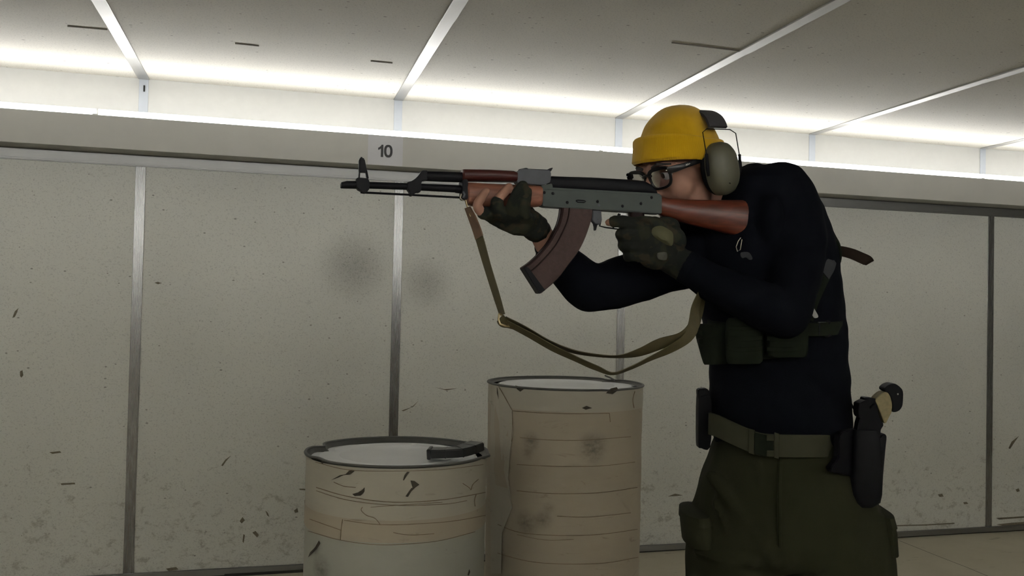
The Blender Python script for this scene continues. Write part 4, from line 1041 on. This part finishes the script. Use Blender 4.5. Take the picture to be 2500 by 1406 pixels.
front_patch('knuckle_patch', [(1596, 556), (1612, 551), (1628, 557), (1642, 568), (1644, 585), (1640, 600), (1622, 596), (1606, 590), (1594, 580), (1591, 568)], M['patch'], gl_o, 1.634, curve=.012)
front_patch('glove_label', [(1606, 618), (1627, 616), (1627, 634), (1608, 632)], M['patch2'], gl_o, 1.634, curve=.004)

# ---- glasses
gs = empty('glasses', Hd(0, .098, -.008), 'thick black framed glasses with clear lenses on the face', 'glasses')
def lens_path(sx, w_, h_, y0):
    out = []
    for k in range(28):
        t = 2*math.pi*k/28; ct, st = math.cos(t), math.sin(t)
        x = w_*math.copysign(abs(ct)**.62, ct); z = h_*math.copysign(abs(st)**.62, st)
        x *= 1+.10*(z/h_)
        xx = .0345+x; out.append(Hd(sx*xx, y0-.0028*((xx/.034)**2), -.006+z+.0015*(xx-.0345)/.026))
    return out
for sx in (-1, 1):
    pth = lens_path(sx, .0262, .0205, .1005); n = len(pth); rs = []
    c = sum(pth, Vector())/n
    nrm = HF
    for i, p in enumerate(pth):
        o = (p-c); o = (o-nrm*o.dot(nrm)).normalized()
        thick = .0064 if (p-c).dot(HU) > .010 else .0046
        rs.append([p+o*thick*.75+nrm*.0022, p-o*thick*.5+nrm*.0022, p-o*thick*.5-nrm*.0022, p+o*thick*.75-nrm*.0022])
    fo = MB().rings(rs, False, True).build('rim', M['glassframe'], gs, bevel=.0006, seg=1)
    lp = [a-nrm*.0002 for a in pth]
    MB().add(lp+[c+nrm*.0012]+[a-nrm*.0016 for a in lp]+[c-nrm*.0004], [(i, (i+1) % n, n) for i in range(n)]+[(n+1+(i+1) % n, n+1+i, 2*n+1) for i in range(n)]).build('lens', M['lens'], gs)
    MB().loft([(Hd(sx*.0640, .0960, .008), HU*.0075, HF*.0035), (Hd(sx*.0695, .090, .008), HU*.0075, HL*.0026), (Hd(sx*.0735, .060, .0065), HU*.0062, HL*.0022), (Hd(sx*.0765, .020, .005), HU*.0055, HL*.002), (Hd(sx*.0785, -.010, .004), HU*.0045, HL*.002)], 12, 4).build('temple', M['glassframe'], gs)
    MB().ell(Hd(sx*.0625, .1005, .0095), HL*.0022, HF*.0012, HU*.0011, 8, 6).build('stud_glint', M['white'], gs)  # white colour paints the glint on the frame's stud
MB().tube([Hd(-.012, .0995, .002), Hd(-.005, .1025, .0045), Hd(.005, .1025, .0045), Hd(.012, .0995, .002)], [.0034, .003, .003, .0034], 8).build('bridge', M['glassframe'], gs)
L = [Hd(.0775+.0002, .0575-.0022*i, .0070+.0018*(1 if i % 2 else -1)*(1 if i < 5 else .5)) for i in range(7)]
MB().tube(L, .0006, 5).build('temple_mark', M['white'], gs)

# ---- ear defenders: worn upright although the head is bent forward
em = empty('ear_defenders', Hd(0, -.05, .11), 'olive ear defenders with a charcoal headband over the yellow beanie', 'ear defenders')
EO = Hd(0, -.018, -.025); EA = math.radians(16)
EF = (HF*math.cos(EA)+HU*math.sin(EA)).normalized(); EU = (HU*math.cos(EA)-HF*math.sin(EA)).normalized()
def Ed(x, y, z): return EO+HL*x+EF*y+EU*z
band = []; nb = 25
for i in range(nb):
    t = math.radians(22)+math.radians(136)*i/(nb-1)
    band.append(Ed(.101*math.cos(t), .000-.028*math.sin(t)**2, .050+.086*math.sin(t)**.8))
rs = []
for i, p in enumerate(band):
    t = (band[min(i+1, nb-1)]-band[max(i-1, 0)]).normalized(); s = EF; nv = t.cross(s).normalized(); w2, th = .027, .0038
    rs.append([p+s*w2+nv*th*.5, p+s*w2*.8+nv*th, p-s*w2*.8+nv*th, p-s*w2+nv*th*.5, p-s*w2-nv*th, p+s*w2-nv*th])
MB().rings(rs).build('headband', M['band'], em)
for sx in (-1, 1):
    c = Ed(sx*.099, 0, 0); TA = math.radians(8)          # the cups lean a little on their hinges
    CFw = (EF*math.cos(TA)-EU*math.sin(TA)).normalized(); CUp = (EU*math.cos(TA)+EF*math.sin(TA)).normalized()
    rs = []
    for h, k in ((-.010, .93), (-.008, 1.0), (.004, 1.0), (.014, .95), (.022, .82), (.027, .60), (.029, .3), (.0295, .02)):
        rs.append([c+HL*(sx*h)+CFw*(.0395*k*math.copysign(abs(math.cos(t))**.85, math.cos(t)))+CUp*(.0565*k*math.copysign(abs(math.sin(t))**.85, math.sin(t))) for t in [2*math.pi*j/36 for j in range(36)]])
    cp = MB().rings(rs).build('cup', M['cup'], em)
    rs = []
    for a in range(8):
        u = 2*math.pi*a/8
        rs.append([c-HL*(sx*(.016-.009*math.sin(u)))+CFw*((.032+.0085*math.cos(u))*math.cos(t))+CUp*((.047+.0085*math.cos(u))*math.sin(t)) for t in [2*math.pi*j/36 for j in range(36)]])
    MB().rings(rs, False, True).build('cushion', M['blackgear'], cp)
    MB().lathe([(.0001, .0022), (.004, .002), (.0045, 0)], c+HL*(sx*.025)+CFw*.008-CUp*.030, 10, axis=HL*sx).build('dial', M['blackgear'], cp)
    FW = .050
    bar = [Ed(sx*.108, FW, -.004), Ed(sx*.107, FW, .030), Ed(sx*.100, FW, .076), Ed(sx*.098, FW*.7, .084), Ed(sx*.098, -FW*.7, .084), Ed(sx*.100, -FW, .076), Ed(sx*.107, -FW, .030), Ed(sx*.108, -FW, -.004)]
    wf = MB().tube(bar, .0011, 6).build('wire_fork', M['blackgear'], em)
    for sy in (-1, 1):
        MB().tube([Ed(sx*.1075, sy*FW, .030), Ed(sx*.108, sy*FW, 0), Ed(sx*.106, sy*(FW-.004), -.016)], [.003, .0042, .003], 8).build('slider', M['blackgear'], wf)
# ------------------------------------------------------------------ worn gear
def dfront(px, c=1895.0, hw=172.0, ht=.124):
    u = max(-0.995, min(0.995, (px-c)/hw)); return DT-.005-ht*(1-abs(u)**2.3)**(1/2.3)
def band_ring(name, front, h_px, mat, parent, off=.004, th=.0035, back=None, e=0):
    """webbing that runs round the body: front is a list of (px, py) seen from the camera"""
    fr_ = spline(front, 5); c = []
    for q in fr_: c.append(P(q[0], q[1], dfront(q[0])-off))
    if back: c += [P(*q) for q in spline(back, 5)]
    n = len(c); rs = []
    axis = sum(c, Vector())/n
    closed = back is not None
    for i in range(n):
        up = Vector((0, 0, 1)); out = c[i]-axis; out.z = 0
        if not closed: out = (CO-c[i]); out.z = 0; out = (out.normalized()+CR*((fr_[i][0]-1898)/172)*1.2)
        out.normalize(); h = h_px/2/FPX*1.87
        rs.append([c[i]+up*h+out*th, c[i]-up*h+out*th, c[i]-up*h-out*th, c[i]+up*h-out*th])
    return MB().rings(rs, not closed, closed).build(name, mat, parent, bevel=0.001, seg=1)
def slab(name, poly, dep, th, mat, parent, bevel=.002, slope=None, rnd=True):
    """a plate with a traced outline facing the camera; slope tilts it (depth change per pixel)"""
    sx, sy, cx, cy = slope or (0, 0, 0, 0)
    poly = smooth_loop(poly, 3) if rnd and len(poly) > 5 else poly
    pts = [P(a, b_, dep+sx*(a-cx)+sy*(b_-cy)) for a, b_ in poly]
    k3 = len(pts)//3; nrm = (pts[k3]-pts[0]).cross(pts[2*k3]-pts[0]).normalized()
    if nrm.dot(CF) < 0: nrm = -nrm
    return MB().prism(pts, nrm*th).build(name, mat, parent, bevel=bevel)
def pouch(name, xl, xr, yt, yb, out, th, mat, parent, rot=0.0, e=4.0, slant=0.0):
    """a soft box hugging the trunk"""
    secs = []
    xl0 = xl
    for f, k in ((0.0, .86), (.06, .97), (.35, 1.03), (.8, 1.0), (.96, .95), (1.0, .85)):
        py = yt+(yb-yt)*f; xl = xl0+slant*f; xm = (xl+xr)/2; d = dfront(xm)-out
        a = ((P(xr, py, dfront(xr)-out)-P(xl, py, dfront(xl)-out))/2)
        nv = a.cross(CU).normalized(); nv = nv if nv.dot(CF) > 0 else -nv
        c = (P(xl, py, dfront(xl)-out)+P(xr, py, dfront(xr)-out))/2+CU*(rot*0)
        secs.append((c-nv*th*.2, a*k, nv*(th*(.75+.3*k-.05))))
    return MB().loft(secs, 28, e).build(name, mat, parent)

# ---- belt
belt = empty('belt', P(1868, 1118, DT-.13), 'olive webbing belt with a flat buckle round the waist', 'belt')
BF = [(1733, 1034), (1752, 1040), (1790, 1058), (1830, 1075), (1866, 1086), (1950, 1089), (2030, 1088), (2062, 1080)]
band_ring('belt_strap', BF, 54, M['webbing'], belt, off=.011, back=[(2078, 1068, 1.985), (2050, 1050, 2.07), (1905, 1035, 2.10), (1770, 1030, 2.07), (1733, 1030, 1.99)])
for (a, b_, c, h) in ((1829, 1842, 1078, 58), (1890, 1902, 1088, 60)):
    band_ring('belt_keeper', [(a, c-2), ((a+b_)/2, c), (b_, c+2)], h, M['webbing'], belt, off=.016, th=.003)
bk = band_ring('buckle', [(1843, 1082), (1866, 1087), (1888, 1089)], 50, M['rigcloth'], belt, off=.0185, th=.003)
for s in (-1, 1):
    band_ring('buckle_latch', [(1872, 1088+s*19), (1880, 1088+s*19), (1890, 1088+s*19)], 14, M['webbing'], bk, off=.023, th=.003)

# ---- pouch on his right hip
mp = empty('magazine_pouch', P(1720, 1095, 1.96), 'slim black magazine pouch on the belt at the left of the waist', 'pouch')
slab('pouch_body', [(1706, 975), (1712, 968), (1734, 968), (1738, 1010), (1734, 1092), (1712, 1094), (1705, 1082)], 1.945, .028, M['blackgear'], mp, .004)
slab('pouch_flap', [(1705, 952), (1712, 949), (1730, 951), (1732, 975), (1708, 979), (1705, 966)], 1.948, .022, M['blackgear'], mp, .003)

# ---- holster with the pistol
ho = empty('holster', P(2118, 1235, 1.93), 'black pistol holster hanging from the belt at the right hip', 'holster')
slab('belt_mount', [(2050, 1062), (2074, 1050), (2100, 1052), (2112, 1090), (2110, 1150), (2086, 1162), (2060, 1158), (2034, 1152), (2030, 1140), (2048, 1116)], 1.852, .014, M['blackgear'], ho, .003, (.0009, 0, 2070, 1100))
secs = []
for py, xl, xr, th in ((1048, 2082, 2140, .017), (1066, 2078, 2146, .021), (1110, 2076, 2150, .023), (1160, 2074, 2152, .023), (1205, 2075, 2150, .022), (1224, 2082, 2146, .020), (1236, 2096, 2130, .013)):
    secs.append((P((xl+xr)/2, py, 1.868), CR*((xr-xl)/2/FPX*1.868), CF*th))
hb = MB().loft(secs, 24, 3.2).build('holster_body', M['blackgear'], ho)
slab('light_shroud', [(2133, 1085), (2150, 1066), (2158, 1059), (2165, 1066), (2162, 1100), (2156, 1170), (2153, 1214), (2142, 1219), (2130, 1205), (2130, 1120)], 1.852, .026, M['blackgear'], ho, .004)
for x in (2139, 2146):
    MB().tube([P(x, 1095, 1.850), P(x-1, 1150, 1.850)], .0014, 6).build('ridge', M['rim'], hb)
slab('retention_hood', [(2097, 990), (2100, 984), (2120, 978), (2124, 1008), (2120, 1024), (2098, 1018)], 1.848, .03, M['blackgear'], ho, .004)
slab('holster_spine', [(2120, 1000), (2138, 985), (2143, 1000), (2150, 1025), (2158, 1036), (2151, 1050), (2148, 1066), (2120, 1070), (2095, 1060), (2100, 1022)], 1.856, .024, M['blackgear'], ho, .003)
ps = empty('pistol', P(2120, 1060, 1.91), 'black pistol with a tan grip sitting in the holster', 'pistol')
M['tan'] = plain('mottled tan grip', (0.20, 0.165, 0.085), 0.7, var=0.45, vscale=90)
slab('slide', [(2109, 976), (2114, 970), (2132, 972), (2141, 978), (2143, 1010), (2140, 1060), (2112, 1060), (2106, 1010)], 1.862, .022, M['steel'], ps, .003)
slab('grip', [(2138, 976), (2148, 964), (2160, 957), (2170, 960), (2176, 972), (2179, 990), (2177, 1006), (2171, 1018), (2162, 1034), (2156, 1024), (2148, 1004), (2142, 988)], 1.858, .027, M['tan'], ps, .005)
slab('magazine_base', [(2160, 952), (2164, 944), (2174, 938), (2186, 937), (2198, 945), (2205, 956), (2205, 978), (2203, 992), (2196, 1002), (2186, 1006), (2178, 1004), (2179, 990), (2176, 972), (2170, 960)], 1.856, .031, M['blackgear'], ps, .005)
MB().ell(P(2192, 962, 1.855), .002, .001, .002, 8, 6).build('base_pin', M['tag'], ps)
MB().tube([P(2062, 940, 1.97), P(2075, 980, 1.945), P(2088, 1004, 1.92), P(2094, 1020, 1.91)], .0022, 6).build('lanyard', M['blackgear'], ps)

# ---- chest rig
M['rigclip'] = plain('dull grey clip', (0.03, 0.031, 0.035), 0.6, spec=0.1)
rig = empty('chest_rig', P(1830, 890, DT-.15), 'dark green chest rig with three pouches worn over the sweater', 'chest rig')
band_ring('rig_panel', [(1728, 822), (1745, 828), (1790, 832), (1850, 832), (1910, 828), (1966, 822)], 88, M['rigcloth'], rig, off=.006, th=.003)
pouch('rig_pouch', 1712, 1770, 790, 889, .012, .024, M['rigcloth'], rig, slant=24)
pouch('rig_pouch', 1774, 1864, 776, 886, .016, .024, M['rigcloth'], rig)
pouch('rig_pouch', 1869, 1966, 784, 870, .016, .022, M['rigcloth'], rig)
for px, py in ((1706, 812), (1712, 832), (1718, 852), (1728, 872)):
    MB().obox(P(px, py, dfront(1735)-.012), CR*.007, CU*.0055, CF*.012).build('webbing_loop', M['rigcloth'], rig, bevel=.0015)
for y0 in (800, 826, 852):
    for (a, b_) in ((1776, 1862), (1872, 1964)):
        band_ring('webbing_row', [(a, y0), ((a+b_)/2, y0+2), (b_, y0-2)], 11, M['rigcloth'], rig, off=.040, th=.0012)
st_ = band_ring('side_strap', [(1962, 804), (1990, 804), (2020, 803), (2046, 801), (2056, 798)], 33, M['rigcloth'], rig, off=.014, th=.0018)
def bpx(px, py, o=.0): return P(px, py, 1.838+.0008*max(0, px-2000)-o)
bk2 = MB().rings([[bpx(x, 803+17), bpx(x, 803-17), bpx(x, 803-17)+CF*.006, bpx(x, 803+17)+CF*.006] for x in (1998, 2010, 2022, 2034, 2047)]).build('side_buckle', M['buckle'], rig, bevel=.0006, seg=1)
for x in (1999, 2036):
    MB().rings([[bpx(a, 818, .001), bpx(a, 788, .001), bpx(a, 788)+CF*.003, bpx(a, 818)+CF*.003] for a in (x, x+4)]).build('buckle_slot', M['blackgear'], bk2, smooth=False)
for s in (-1, 1):
    MB().ell(bpx(2020, 803+s*16, .0005), CR*.0075, CF*.0015, CU*.0045, 14, 8).build('buckle_notch', M['blackgear'], bk2)
# strap over his left shoulder blade, with its adjuster and loose tail
ribbon('shoulder_strap', [(1972, 778, 1.825, 26), (1984, 740, 1.835, 24), (2000, 700, 1.85, 26), (2018, 660, 1.87, 28), (2033, 625, 1.91, 24), (2042, 600, 1.96, 14), (2028, 570, 2.02, 14), (2000, 520, 2.06, 18), (1950, 470, 2.09, 22)], M['rigcloth'], rig, .030, .003)
ribbon('strap_adjuster', [(2014, 672, 1.858, 22), (2024, 652, 1.868, 26), (2032, 632, 1.89, 22)], M['rigclip'], rig, .026, .004)
MB().ell(P(2040, 622, 1.955), CR*.009, CF*.03, CU*.032).build('strap_roll', M['rigcloth'], rig)
M['tail'] = cloth('brown black webbing', (0.020, 0.014, 0.011))
ribbon('strap_tail', [(2034, 614, 1.95, 24), (2052, 613, 1.945, 24), (2078, 619, 1.94, 25), (2102, 629, 1.94, 26), (2117, 636, 1.94, 26), (2124, 642, 1.94, 20)], M['tail'], rig, .024, .0016)
# white folded tag tucked in the rig
slab('tag', [(1968, 766), (1974, 756), (1980, 778), (1972, 779)], 1.815, .002, M['tag'], rig, 0)
slab('tag', [(1976, 757), (1980, 741), (1990, 757), (1998, 773), (1988, 776), (1981, 764)], 1.813, .002, M['tag'], rig, 0)
slab('tag', [(1960, 782), (1970, 781), (1968, 788), (1961, 787)], 1.815, .002, M['tag'], rig, 0)
slab('rig_clip', [(1808, 618), (1818, 615), (1830, 617), (1838, 632), (1830, 634), (1822, 628), (1812, 630)], 1.80, .004, M['rigclip'], rig, .001)
